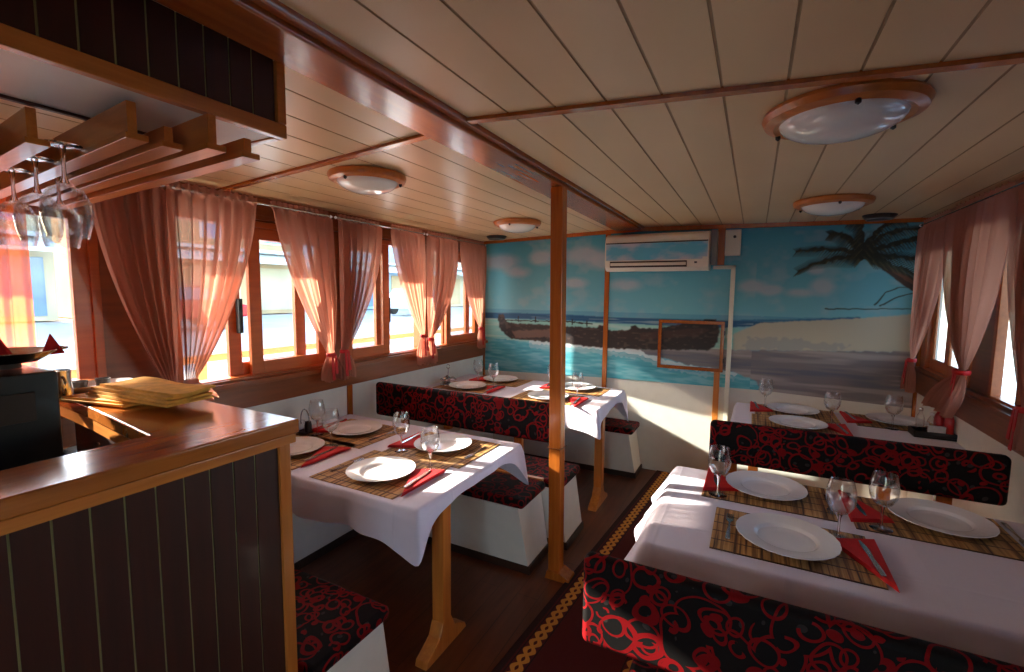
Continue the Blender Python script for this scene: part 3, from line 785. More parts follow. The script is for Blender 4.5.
# ------------------------------------------------------------------ tables and cloths
def table(x0, x1, y0, y1, zt, legx, legy, label):
    cx, cy = (x0+x1)/2, (y0+y1)/2
    r = thing('dining_table', label, 'table', (cx, cy, 0))
    b = B(); b.box(x0-cx+.01, x1-cx+.01, y0-cy+.01, y1-cy-.01, zt-.035, zt-.004); b.build('tabletop', 'wood_x', r, bevel=.004)
    for lx in legx:
        b = B(); b.box(lx-cx-.032, lx-cx+.032, legy-cy-.032, legy-cy+.032, .0, zt-.035); lg = b.build('leg', 'wood_z', r, bevel=.006)
        b = B(); b.prism([(-.16, 0), (.16, 0), (.15, .03), (.06, .08), (.034, .14), (-.034, .14), (-.06, .08), (-.15, .03)], lx-cx-.033, lx-cx+.033, axis='X')
        for i in range(len(b.v)): b.v[i] = (b.v[i][0], b.v[i][1]+legy-cy, b.v[i][2])
        b.build('foot', 'wood_z', lg, bevel=.005)
    return r
def cloth(x0, x1, y0, y1, zt, drops, label, corners, seed=0, flare={}):
    """sheet over the table top: rounded edge, hanging skirt, pointed corners.
    drops: dict S,E,N,W -> fall at mid side; corners: dict SW,SE,NE,NW -> fall at the corner"""
    rnd = random.Random(seed)
    cx, cy = (x0+x1)/2, (y0+y1)/2; hx, hy = (x1-x0)/2, (y1-y0)/2
    # parameter along the border, counter-clockwise from SW
    side = []
    n = 44
    names = ['S', 'E', 'N', 'W']; cor = [('SW', 'SE'), ('SE', 'NE'), ('NE', 'NW'), ('NW', 'SW')]
    P0 = [(-hx, -hy), (hx, -hy), (hx, hy), (-hx, hy)]; N = [(0, -1), (1, 0), (0, 1), (-1, 0)]
    ring = []
    rr = .03
    for k in range(4):
        a, c = P0[k], P0[(k+1) % 4]; nx, ny = N[k]; mx, my = N[(k+1) % 4]; tx, ty = -ny, nx
        L = math.hypot(c[0]-a[0], c[1]-a[1])
        for i in range(n):
            t = i/n; d = t*L
            # rounding of the corner
            px, py = a[0]+(c[0]-a[0])*t, a[1]+(c[1]-a[1])*t
            e0 = math.exp(-(d/.085)**1.15); e1 = math.exp(-((L-d)/.085)**1.15)
            dr = drops[names[k]]
            fall = dr+(corners[cor[k][0]]-dr)*e0+(corners[cor[k][1]]-dr)*e1
            pn = N[(k-1) % 4]; nn = N[(k+1) % 4]
            ox = nx+pn[0]*e0+nn[0]*e1; oy = ny+pn[1]*e0+nn[1]*e1
            ring.append((px, py, ox, oy, fall, e0+e1, k, d))
    R = len(ring)
    b = B(); V = []; F = []
    # top: concentric rings
    rings = [.0, .5, .85, .97, 1.0]
    V.append((0, 0, zt))
    rows = []
    for s in rings[1:]:
        rows.append([(q[0]*s, q[1]*s, zt+.0) for q in ring])
    prof = 14
    w1, w2, w3 = rnd.uniform(0, 6), rnd.uniform(0, 6), rnd.uniform(0, 6)
    for j in range(1, prof+1):
        u = j/prof; row = []
        for (px, py, ox, oy, fall, e, k, d) in ring:
            z = zt-.0-fall*max(0, u-.0)
            s_ = d+k*1.7
            rip = (.010*math.sin(s_*17+w1)+.008*math.sin(s_*31+w2))*min(1, fall/.15)*u
            out = .012*min(1, u*5)+.035*u*min(1, fall/.2)*(.3+e*.45)+rip+(flare.get(names[k], 0)*u)
            dropz = 0 if j > 1 else fall*u*.4
            zz = z+dropz+ (.012*math.sin(s_*9+w3))*u*min(1, fall/.15)
            row.append((px+ox*out, py+oy*out, zz))
        rows.append(row)
    for row in rows: V += row
    for i in range(R): F.append((0, 1+i, 1+(i+1) % R))
    for r_ in range(len(rows)-1):
        for i in range(R):
            q = (i+1) % R; F.append((1+r_*R+i, 1+(r_+1)*R+i, 1+(r_+1)*R+q, 1+r_*R+q))
    b.add(V, F)
    o = b.build('tablecloth', 'cloth', None, loc=(cx, cy, 0), smooth=True, ang=180)
    tag(o, label, 'tablecloth', 'white tablecloths')
    md = o.modifiers.new('sub', 'SUBSURF'); md.levels = 1; md.render_levels = 1
    return o
ZT1, ZT2 = .75, .80
table(-2.59, -1.21, 1.50, 2.46, ZT1, (-2.52, -1.222), 1.69, 'wooden dining table beside the bar, under the first left window')
cloth(-2.60, -1.20, 1.49, 2.47, ZT1, dict(S=.17, E=.045, N=.16, W=.01), 'white cloth on the table beside the bar, sun patch on its aisle end', dict(SW=.05, SE=.24, NE=.27, NW=.05), seed=1)
table(-2.59, -1.00, 3.31, 4.10, ZT2, (-2.45, -1.02), 3.50, 'wooden dining table by the end wall left of the post')
cloth(-2.60, -.985, 3.30, 4.12, ZT2, dict(S=.17, E=.06, N=.14, W=.01), 'white cloth on the far left table, in front of the mural', dict(SW=.05, SE=.22, NE=.30, NW=.05), seed=2)
table(-.30, 1.08, 1.69, 2.53, ZT1, (-.2, .8), 2.1, 'wooden dining table nearest on the right')
cloth(-.315, 1.085, 1.68, 2.545, ZT1, dict(S=.22, E=.01, N=.16, W=.15), 'long white cloth on the nearest right table, folded creases along its front', dict(SW=.22, SE=.05, NE=.05, NW=.17), seed=3, flare=dict(W=.075))
table(-.07, 1.08, 3.31, 4.08, ZT2, (.05, .8), 3.7, 'wooden dining table by the end wall on the right')
cloth(-.085, 1.085, 3.30, 4.09, ZT2, dict(S=.16, E=.01, N=.14, W=.09), 'white cloth on the far right table under the palm', dict(SW=.2, SE=.05, NE=.05, NW=.2), seed=4)

# ------------------------------------------------------------------ table settings
def make_plate():
    prof = [(0, .004), (.055, .004), (.088, .004), (.094, .007), (.102, .015), (.108, .0175), (.15, .022), (.165, .026), (.166, .0235), (.15, .018), (.1, .008), (.06, 0), (0, 0)]
    def wob(a, r): return 1+(.010*abs(math.sin(a*12)) if r > .14 else 0)
    b = B(); b.lathe(prof, 144, wob=wob)
    o = b.build('dinner_plate', 'porcelain', smooth=True, ang=60); return o
def make_glass(name='wine_glass'):
    r = bpy.data.objects.new(name, None); C.objects.link(r)
    b = B(); b.lathe([(0, .003), (.018, .005), (.036, .0015), (.038, 0), (.036, .0), (0, 0)], 28); b.build('foot', 'stem_glass', r, smooth=True)
    b = B(); b.lathe([(.0075, .003), (.0045, .02), (.004, .05), (.005, .075), (.010, .09)], 16); b.build('stem', 'stem_glass', r, smooth=True)
    b = B(); b.lathe([(0, .088), (.012, .090), (.032, .103), (.045, .128), (.049, .155), (.046, .185), (.039, .215), (.0385, .217), (.037, .215), (.044, .185), (.047, .155), (.043, .130), (.030, .106), (0, .093)], 32); b.build('bowl', 'wine_glass', r, smooth=True)
    return r
def make_napkin():
    b = B()
    for k, (s, z) in enumerate(((1.0, 0), (.97, .0045), (.94, .009))):
        T = [(.055, .17), (.055, -.17), (-.098, .10)]
        cx_, cy_ = 0, .03
        b.prism([(cx_+(x_-cx_)*s, cy_+(y_-cy_)*s) for x_, y_ in T], z, z+.004)
    return b.build('napkin', 'napkin', bevel=.0015)
def make_knife():
    r = bpy.data.objects.new('table_knife', None); C.objects.link(r)
    b = B(); b.prism([(-.008, -.115), (.008, -.115), (.009, -.06), (.007, -.015), (-.007, -.015), (-.009, -.06)], 0, .006); b.build('handle', 'steel', r, bevel=.002)
    b = B(); b.prism([(-.006, -.016), (.006, -.016), (.011, .02), (.011, .07), (.004, .115), (-.002, .12), (-.007, .08), (-.006, .0)], .001, .004); b.build('blade', 'steel', r, bevel=.0008)
    return r
def make_fork():
    r = bpy.data.objects.new('table_fork', None); C.objects.link(r)
    b = B(); b.prism([(-.009, -.11), (.009, -.11), (.007, -.05), (.0035, .0), (.0035, .035), (-.0035, .035), (-.0035, 0), (-.007, -.05)], 0, .004); b.build('handle', 'steel', r, bevel=.001)
    b = B(); b.prism([(-.004, .033), (.004, .033), (.013, .05), (.013, .06), (-.013, .06), (-.013, .05)], .001, .004)
    for q in (-.0108, -.0036, .0036, .0108): b.prism([(q-.0021, .058), (q+.0021, .058), (q+.0012, .108), (q-.0012, .108)], .001, .004)
    b.build('tines', 'steel', r)
    return r
def make_mat(w, d):
    b = B(); b.box(-w/2, w/2, -d/2, d/2, 0, .0035); return b.build('placemat', 'placemat', bevel=.001)
SRC = dict(plate=make_plate(), glass=make_glass(), napkin=make_napkin(), knife=make_knife(), fork=make_fork(), mat=make_mat(.52, .44), mat2=make_mat(.51, .36))
CAT = dict(plate='plate', glass='wine glass', napkin='napkin', knife='knife', fork='fork', mat='placemat', mat2='placemat')
GRP = dict(plate='white dinner plates on the tables', glass='stemmed glasses standing on the tables', napkin='folded red napkins', knife='knives lying on red napkins', fork='forks left of the plates', mat='bamboo placemats', mat2='bamboo placemats')
USED = {}
index_children()
def put(kind, x, y, z, rz, label):
    if kind not in USED:
        o = SRC[kind]; USED[kind] = 1; o.location = (x, y, z); o.rotation_euler = (0, 0, rz); tag(o, label, CAT[kind], GRP[kind]); return o
    o = dup(SRC[kind], (x, y, z), rz, label, GRP[kind]); o['category'] = CAT[kind]; return o
def setting(px, py, zt, rot, where, mat='mat', gl=(.185, .145), npk=(.215, 0), fork=(-.225, .0), mat_off=(-.012, .02), parts='mpgnkf', jit=0, extra=None):
    c, s = math.cos(rot), math.sin(rot)
    L = lambda a: (px+a[0]*c-a[1]*s, py+a[0]*s+a[1]*c)
    z0 = zt+.0008
    if 'm' in parts: q = L(mat_off); put(mat, q[0], q[1], z0, rot, 'bamboo placemat '+where)
    zm = z0+.0036
    if 'p' in parts: put('plate', px, py, zm+.0135 if False else zm, rot+jit, 'white scalloped plate '+where)
    if 'n' in parts: q = L(npk); put('napkin', q[0], q[1], zm, rot, 'red folded napkin '+where)
    if 'k' in parts: q = L((npk[0]+.012, npk[1]+.0)); put('knife', q[0], q[1], zm+.0136, rot+.12, 'knife on red napkin '+where)
    if 'f' in parts: q = L(fork); put('fork', q[0], q[1], zm, rot, 'fork '+where)
    if 'g' in parts: q = L(gl); put('glass', q[0], q[1], zm, rot, 'stemmed glass '+where)
t1 = 'of the table beside the bar'
setting(-1.60, 1.712, ZT1, 0, 'at the sunlit near aisle place '+t1, gl=(.188, .148))
setting(-1.57, 2.19, ZT1, PI, 'at the far aisle place '+t1, gl=(.16, .175))
setting(-2.27, 1.733, ZT1, 0, 'at the near window place '+t1, gl=(.135, .148))
setting(-2.24, 2.17, ZT1, PI, 'at the far window place '+t1, gl=(.15, .17), npk=(.195, 0))
t3 = 'of the nearest right table'
setting(.146, 1.926, ZT1, 0, 'in front '+t3, mat='mat2', gl=(.175, .123), fork=(-.19, .02), npk=(.235, -.02), mat_off=(.01, .0))
setting(.087, 2.405, ZT1, PI, 'at the far aisle side '+t3, mat='mat2', gl=(.19, .16), npk=(.20, -.02), fork=(-.24, .05), mat_off=(0, .03))
setting(.70, 2.385, ZT1, PI, 'at the far window side '+t3, mat='mat2', gl=(.22, .175), npk=(.26, .0), mat_off=(.05, .04))
t4 = 'of the far right table'
setting(.285, 3.93, ZT2, PI, 'at the mural side, aisle end '+t4, mat='mat2', gl=(.175, -.06), npk=(.22, -.02), parts='mpgnk')
setting(.29, 3.53, ZT2, 0, 'hidden behind the backrest '+t4, mat='mat2', gl=(.20, .15), npk=(.225, -.02), parts='mpgnk')
setting(.885, 3.93, ZT2, PI, 'at the mural side, window end '+t4, mat='mat2', gl=(.06, .19), npk=(.24, 0), parts='mpgnk')
t2 = 'of the far left table'
setting(-2.24, 3.50, ZT2, 0, 'at the near window place '+t2, mat='mat2', gl=(.21, .10), npk=(.24, 0), parts='mpgnk')
setting(-2.14, 3.93, ZT2, PI, 'at the far window place '+t2, mat='mat2', gl=(.13, .20), npk=(.20, 0), parts='mpgnk')
setting(-1.45, 3.47, ZT2, 0, 'at the near aisle place '+t2, mat='mat2', gl=(.235, .04), npk=(.25, -.05), parts='mpgnk')
setting(-1.37, 3.93, ZT2, PI, 'at the far aisle place '+t2, mat='mat2', gl=(.19, .10), npk=(.24, 0), parts='mpgnk')

# condiment caddies
def caddy(x, y, z, label, kind):
    r = thing('condiment_caddy', label, 'condiment caddy', (x, y, z+.001), 0, 'condiment caddies')
    if kind == 'steel':
        b = B(); b.lathe([(0, 0), (.075, 0), (.08, .006), (.075, .012), (0, .01)], 28); b.build('base', 'steel', r, smooth=True)
        b = B(); b.tube([(0, 0, .01), (0, 0, .15)], .004)
        b.tube([(.018*math.sin(t), 0, .168-.018*math.cos(t)) for t in [k*2*PI/12 for k in range(13)]], .0035); b.build('handle', 'steel', r, smooth=True)
        for a in (.3, 2.4, 4.5):
            b = B(); b.lathe([(0, .012), (.026, .012), (.028, .03), (.026, .055), (.027, .06), (.02, .07), (.006, .078), (0, .08)], 18, loc=(.042*math.cos(a), .042*math.sin(a), 0)); b.build('pot', 'wine_glass' if a < 1 else 'steel', r, smooth=True)
        b = B()
        b.lathe([(.073, .045), (.077, .047), (.077, .051), (.073, .053)], 28); b.build('wire_ring', 'steel', r, smooth=True)
    else:
        b = B(); b.box(-.10, .10, -.065, .065, 0, .012); b.box(-.10, .10, -.065, -.058, .012, .04); b.box(-.10, .10, .058, .065, .012, .04); b.box(-.10, -.093, -.065, .065, .012, .04); b.box(.093, .10, -.065, .065, .012, .04)
        b.build('tray', 'black', r, bevel=.003)
        def bottle(bx, by, h, rad, mat, cap):
            b = B(); b.lathe([(0, .012), (rad, .012), (rad, h*.6), (rad*.75, h*.72), (rad*.4, h*.82), (rad*.38, h*.9), (0, h*.9)], 18, loc=(bx, by, 0)); o = b.build('bottle', mat, r, smooth=True)
            b = B(); b.lathe([(0, h*.88), (rad*.5, h*.88), (rad*.5, h*.97), (rad*.2, h), (0, h)], 14, loc=(bx, by, 0)); b.build('cap', cap, o, smooth=True)
        bottle(-.055, .02, .17, .022, 'wine_glass', 'steel'); bottle(-.01, -.01, .15, .022, 'wine_glass', 'porcelain')
        bottle(.035, .022, .19, .026, 'sauce', 'sauce'); bottle(.07, -.02, .19, .024, 'sauce', 'sauce')
        b = B(); b.box(-.03, .05, -.05, -.03, .012, .075); b.build('sachets', 'sheet', r)
    return r
caddy(-2.47, 3.53, ZT2, 'steel condiment caddy with ring handle on the far left table by the wall', 'steel')
caddy(1.0, 3.66, ZT2, 'black tray with two red sauce bottles and shakers on the far right table', 'bottles')
# wire holder on the first table
r = thing('napkin_holder', 'wire loop holder with small pots behind the bar corner, on the first left table', 'holder', (-2.50, 2.0, ZT1+.001))
b = B(); b.box(-.05, .05, -.04, .04, 0, .01); b.build('base', 'kick', r, bevel=.002)
b = B(); b.tube([(.04*math.cos(t), 0, .075+.075*math.sin(t)) for t in [k*PI/10-.6 for k in range(14)]], .004); b.build('wire_loop', 'steel', r, smooth=True)
for q in (-.028, .028):
    b = B(); b.lathe([(0, .01), (.02, .01), (.022, .05), (.018, .075), (0, .08)], 14, loc=(q, 0, 0)); b.build('pot', 'kick' if q > 0 else 'wine_glass', r, smooth=True)

# ------------------------------------------------------------------ carpet runner
b = B(); b.box(-.30, .30, -2.9, 2.95, 0, .010)
rc = b.build('carpet_runner', 'carpet', loc=(-.65, 1.45, .001), rz=-.074, bevel=.002); tag(rc, 'dark red aisle runner with a yellow braided border', 'carpet')

# ------------------------------------------------------------------ bar
bar = thing('bar_counter', 'wooden bar counter with striped dark plank front, bottom left', 'bar', (-1.2, .9, 0))
def loc_b(b):
    for i in range(len(b.v)): x_, y_, z_ = b.v[i]; b.v[i] = (x_+1.2, y_-.9, z_)
    return b
YS = -1.0
b = B(); b.prism([(-1.188, YS), (-1.188, .932), (-2.5, .932), (-2.5, .76), (-1.89, .70), (-1.39, .632), (-1.36, YS)], 1.228, 1.27)
loc_b(b).build('countertop', 'bar_top', bar, bevel=.006, seg=3)
b = B(); b.box(-1.215, -1.192, YS, .922, 1.200, 1.228); b.box(-2.5, -1.215, .90, .922, 1.2, 1.228); loc_b(b).build('nosing', 'wood_y', bar, bevel=.004)
def planks(x, ys, ye, z0, z1, first, step=.0605, gap=.0045, t=.012):
    b = B(); y = first; cuts = [ye]
    while y > ys: cuts.append(y); y -= step
    cuts.append(ys)
    for a, c in zip(cuts[:-1], cuts[1:]):
        b.box(x-t, x, c+gap/2 if c != ys else c, a-gap/2 if a != ye else a, z0, z1, 0)
    b.box(x-t*.9, x-.0025, ys, ye, z0, z1, 1)
    return b
b = planks(-1.205, YS, .872, 0.0, 1.205, .798); loc_b(b).build('front_panel', ['mahogany', 'inlay'], bar)
b = B(); b.box(-1.225, -1.196, .868, .905, 0, 1.228); loc_b(b).build('corner_post', 'wood_z', bar, bevel=.005)
b = B(); b.box(-2.5, -1.225, .875, .90, 0, 1.228); loc_b(b).build('end_panel', 'mahogany', bar)
b = B(); b.box(-1.36, -1.345, YS, .635, .9, 1.228); loc_b(b).build('inner_panel', 'mahogany', bar)
b = B()
b.add([(-1.39, .640, 1.19), (-1.89, .706, 1.19), (-2.5, .765, 1.19), (-2.5, .765, 1.228), (-1.89, .706, 1.228), (-1.39, .640, 1.228), (-1.39, .66, 1.19), (-1.89, .726, 1.19), (-2.5, .785, 1.19), (-2.5, .785, 1.228), (-1.89, .726, 1.228), (-1.39, .66, 1.228)],
      [(0, 1, 4, 5), (1, 2, 3, 4), (6, 11, 10, 7), (7, 10, 9, 8), (0, 6, 7, 1), (1, 7, 8, 2), (0, 5, 11, 6)])
loc_b(b).build('inner_apron', 'wood_x', bar)
# work surface behind the bar
wk = thing('work_counter', 'dark low work surface behind the bar', 'counter', (-2.0, .1, 0))
b = B(); b.box(-.6, .62, -1.1, .72, .95, .985); b.build('worktop', 'black', wk, bevel=.004)
b = B(); b.box(-.6, .60, -1.1, .70, 0, .95); b.build('carcass', 'kick', wk)
# coffee machine
cm = thing('coffee_machine', 'black coffee machine standing behind the bar at the left edge', 'coffee machine', (-2.0, .33, .987))
b = B(); b.box(-.24, .25, -.32, .255, .02, .430); b.build('housing', 'black', cm, bevel=.008)
b = B(); b.box(-.2, .19, -.30, .10, .436, .441); b.build('cup_tray', 'steel', cm, bevel=.002)
b = B(); b.box(.25, .262, -.28, .2, .30, .38); b.build('control_strip', 'kick', cm, bevel=.002)
for qx in (-.2, .2):
    for qy in (-.28, .2):
        b = B(); b.lathe([(0, 0), (.02, 0), (.018, .022), (0, .022)], 10, loc=(qx, qy, 0)); b.build('leg', 'black', cm, smooth=True)
# pan with red napkins on top
ZM = .987+.4325
pn = thing('serving_pan', 'dark round serving pan with two ear handles on the coffee machine', 'pan', (-1.90, .52, ZM))
b = B(); b.lathe([(0, .025), (.07, .025), (.095, .04), (.112, .05), (.114, .047), (.096, .034), (.072, .018), (0, .018)], 36); b.build('bowl', 'steel', pn, smooth=True)
b = B(); b.lathe([(.03, 0), (.034, .0), (.034, .018), (.03, .018)], 20); b.build('foot_ring', 'kick', pn, smooth=True)
for s in (-1, 1):
    b = B(); b.tube([(.0+.03*math.cos(t), s*(.11+.028*math.sin(t)), .048) for t in [k*PI/8 for k in range(9)]], .004); b.build('handle', 'steel', pn, smooth=True)
def cone_napkin(x, y, z, rz, lean, label):
    b = B(); b.add([(0, 0, 0), (.05, 0, .005), (.02, .004, .07), (0, .012, 0), (.05, .012, .005), (.02, .008, .07)], [(0, 1, 2), (3, 5, 4), (0, 3, 4, 1), (1, 4, 5, 2), (2, 5, 3, 0)])
    o = b.build('napkin', 'napkin', loc=(x, y, z), rz=rz); o.rotation_euler = (lean, 0, rz); tag(o, label, 'napkin', 'red napkins on the coffee machine')
cone_napkin(-1.92, .50, ZM+.027, .6, .1, 'small red napkin corner sticking up from the serving pan')
cone_napkin(-1.87, .59, ZM+.035, 1.2, -.5, 'red napkin leaning over the right rim of the serving pan')
cup = thing('steel_jug', 'small steel jug between the coffee machine and the window', 'jug', (-2.1, .70, 1.2705))
b = B(); b.lathe([(0, 0), (.036, 0), (.038, .03), (.033, .075), (.035, .1), (.033, .1), (.03, .075), (.034, .03), (0, .005)], 24); b.build('body', 'steel', cup, smooth=True)
b = B(); b.tube([(.034+.022*math.sin(t), 0, .05+.03*math.cos(t)) for t in [k*PI/8 for k in range(9)]], .004); b.build('handle', 'steel', cup, smooth=True)
# oval dish with little pots
ds = thing('relish_dish', 'oval glass dish holding small cups beside the yellow cloths', 'dish', (-2.22, .85, 1.271))
b = B(); b.lathe([(0, .004), (.07, .004), (.1, .02), (.102, .018), (.072, 0), (0, 0)], 36); o = b.build('dish', 'porcelain', ds, smooth=True); o.scale = (.75, 1.15, 1)
for q in (-.05, .02):
    b = B(); b.lathe([(0, .006), (.02, .006), (.024, .035), (.021, .035), (.018, .01), (0, .01)], 16, loc=(0, q, 0)); b.build('cup', 'kick', ds, smooth=True)
# folded yellow cloths
def folded_cloth(x, y, z, w, d, h, rz, label, layers=4, seed=0):
    rnd = random.Random(seed); b = B()
    for k in range(layers):
        n = 26; zz = h*k/layers; dx = rnd.uniform(-.012, .012); dy = rnd.uniform(-.012, .012); P = []
        m = 22
        V = []
        for sgn in (0, 1):
            for i in range(n+1):
                for j in range(m+1):
                    u, v = i/n-.5, j/m-.5
                    e = (1-(2*abs(u))**16)*(1-(2*abs(v))**14)
                    zt_ = zz+(h/layers)*(.12 if sgn == 0 else .92)+.006*math.sin(u*7+seed)*math.cos(v*5+seed)*(k/layers)
                    V.append((u*w*(1-.03*k)+dx, v*d*(1-.03*k)+dy+.02*u*math.sin(seed), zt_))
        N_ = (n+1)*(m+1); F = []
        for i in range(n):
            for j in range(m):
                a = i*(m+1)+j; F.append((a, a+1, a+m+2, a+m+1)); F.append((N_+a, N_+a+m+1, N_+a+m+2, N_+a+1))
        bd = [i*(m+1) for i in range(n+1)]+[n*(m+1)+j for j in range(1, m+1)]+[i*(m+1)+m for i in range(n-1, -1, -1)]+[j for j in range(m-1, 0, -1)]
        for a, c in zip(bd, bd[1:]+bd[:1]): F.append((a, N_+a, N_+c, c))
        b.add(V, F)
    o = b.build('folded_cloth', 'yellow_cloth', loc=(x, y, z), rz=rz, smooth=True, ang=35)
    tag(o, label, 'cloth', 'folded yellow cloths on the bar')
folded_cloth(-1.915, .80, 1.2705, .29, .19, .022, .14, 'flat folded yellow cloth at the left of the pile on the bar', 3, 1)
folded_cloth(-1.765, .825, 1.2945, .42, .15, .038, .12, 'thick folded yellow cloth in the sun, top of the bar corner', 4, 4)

# overhead cabinet
CXF, CZ0, CYE = -1.13, 2.05, .876
ov = thing('overhead_cabinet', 'overhead cabinet with striped dark front hanging above the bar', 'cabinet', (CXF, CYE, CZ0))
def loc_o(b):
    for i in range(len(b.v)): x_, y_, z_ = b.v[i]; b.v[i] = (x_-CXF, y_-CYE, z_-CZ0)
    return b
b = planks(CXF-.006, YS, CYE-.03, CZ0+.035, 2.243, .787, step=.057); loc_o(b).build('front_panel', ['mahogany', 'inlay'], ov)
b = B(); b.box(CXF-.022, CXF+.002, YS, CYE, CZ0, CZ0+.036); b.box(CXF-.022, CXF+.002, CYE-.026, CYE, CZ0+.036, 2.243); b.box(CXF-.31, CXF-.022, CYE-.024, CYE, CZ0, 2.243); loc_o(b).build('frame', 'wood_y', ov, bevel=.004)
b = B(); b.box(CXF-.295, CXF-.022, YS, CYE-.024, CZ0+.004, CZ0+.012); loc_o(b).build('underside', 'white_panel', ov)
b = B(); b.box(CXF-.31, CXF-.295, YS, CYE-.024, CZ0-.003, 2.24); loc_o(b).build('inner_board', 'mahogany', ov, bevel=.002)
# glass rack: pairs of rails running across, slightly askew
gr = thing('glass_rack', 'wooden rack of parallel rails for hanging glasses above the bar', 'glass rack', (-1.9, .6, 1.968))
sk = .095
def rail(yr, xe, tall):
    b = B(); L = (xe+2.52)
    def P(t, off, z): return (xe-t*math.cos(sk)+off*math.sin(sk)+1.9, yr+t*math.sin(sk)+off*math.cos(sk)-.6, z)
    h1 = .078 if tall else .045
    for (o0, o1, z0, z1) in ((-.004, .014, .013, h1), (-.008, .034, 0, .014)):
        b.add([P(0, o0, z0), P(0, o1, z0), P(L, o1, z0), P(L, o0, z0), P(0, o0, z1), P(0, o1, z1), P(L, o1, z1), P(L, o0, z1)],
              [(0, 3, 2, 1), (4, 5, 6, 7), (0, 1, 5, 4), (1, 2, 6, 5), (2, 3, 7, 6), (3, 0, 4, 7)])
    return b.build('rail', 'wood_x', gr, bevel=.002)
for yr, xe, tl in ((.20, -1.45, 1), (.29, -1.45, 1), (.38, -1.45, 1), (.465, -1.44, 1), (.545, -1.195, 1), (.612, -1.19, 0), (.665, -1.115, 1), (.742, -1.105, 0)):
    rail(yr, xe, tl)
b = B(); b.box(-.60, -.56, -.35, .33, .079, .275); b.build('bearer', 'wood_y', gr, bevel=.002)
# hanging glasses
index_children()
HG = [(-1.92, .576, 'leftmost of the glasses hanging upside down from the rack'), (-1.70, .555, 'second from the left of the glasses hanging upside down'),
      (-1.86, .655, 'glass hanging behind, between the middle and the right ones'), (-1.48, .534, 'rightmost of the glasses hanging upside down from the rack')]
for x_, y_, l in HG:
    o = dup(SRC['glass'], (x_, y_, 1.989), 0, l, 'glasses hanging upside down in the rack'); o['category'] = 'wine glass'; o.rotation_euler = (PI, 0, 0)
for x_, y_, l in ((-1.60, .50, 'glass at the left in the dark behind the bar front'), (-1.56, .61, 'glass nearest the bar arm in the dark behind the bar front'), (-1.68, .60, 'glass behind the other two in the dark behind the bar front')):
    o = dup(SRC['glass'], (x_, y_, .986), 0, l, 'glasses on the work surface behind the bar'); o['category'] = 'wine glass'

# ------------------------------------------------------------------ outside: deck, rail, quay, houses, water
M['quay'] = plain('pale_quay_concrete', srgb(214, 212, 206), .9, .05, scale=.8)
M['deck'] = plain('white_deck_paint', srgb(226, 224, 218), .6, .02)
M['facade_a'] = plain('cream_render', srgb(214, 196, 160), .85, .05, scale=1)
M['facade_b'] = plain('pale_blue_render', srgb(176, 200, 214), .85, .05, scale=1)
M['facade_c'] = plain('sand_render', srgb(206, 176, 132), .85, .05, scale=1)
M['dark_glass'] = plain('shop_glass', srgb(120, 146, 170), .15, .1, scale=2)
M['blue_glass'] = plain('blue_window', srgb(90, 160, 205), .2, .1, scale=2)
M['car_red'] = plain('red_car_paint', srgb(196, 24, 36), .25, .02)
M['awning'] = plain('white_awning', srgb(236, 236, 232), .7, .03)
def water_mat():
    n = NT('harbour_water'); nz = n.new('ShaderNodeTexNoise', i_Scale=1.5, i_Detail=5.0); n.link(n.coords((1, 1, 1)), nz.inputs['Vector'])
    b = n.bsdf(srgb(30, 70, 96), .08); n.bump(b, nz.outputs[0], .5, .1); return n.m
M['water'] = water_mat()
b = B(); b.box(-60, -4.5, -60, 70, -.4, .29); struct(b.build('ground_quay', 'quay'))
b = B(); b.box(-4.5, XL-.1, -3, 6.5, .30, .36); b.box(XR+.1, 2.5, -3, 6.5, .30, .36); struct(b.build('ground_side_deck', 'deck'))
b = B(); b.box(-4.5, 120, -100, 100, -.8, -.7); struct(b.build('ground_water', 'water'))
def railing(x, y0, y1, z, label):
    r = thing('deck_railing', label, 'railing', (x, y0, .36))
    b = B(); b.box(-.03, .03, 0, y1-y0, z-.36-.03, z-.36+.02); b.build('handrail', 'wood_y', r, bevel=.006)
    y = .75
    while y < y1-y0:
        b = B(); b.box(-.022, .022, y-.03, y+.03, 0, z-.36-.03); b.build('post', 'wood_z', r, bevel=.004); y += 1.32
    return r
railing(-3.4, -1.5, 6.2, 1.175, 'orange wooden handrail on the deck outside the left windows')
railing(2.3, -1.5, 6.2, 1.1, 'wooden handrail on the deck outside the right windows')
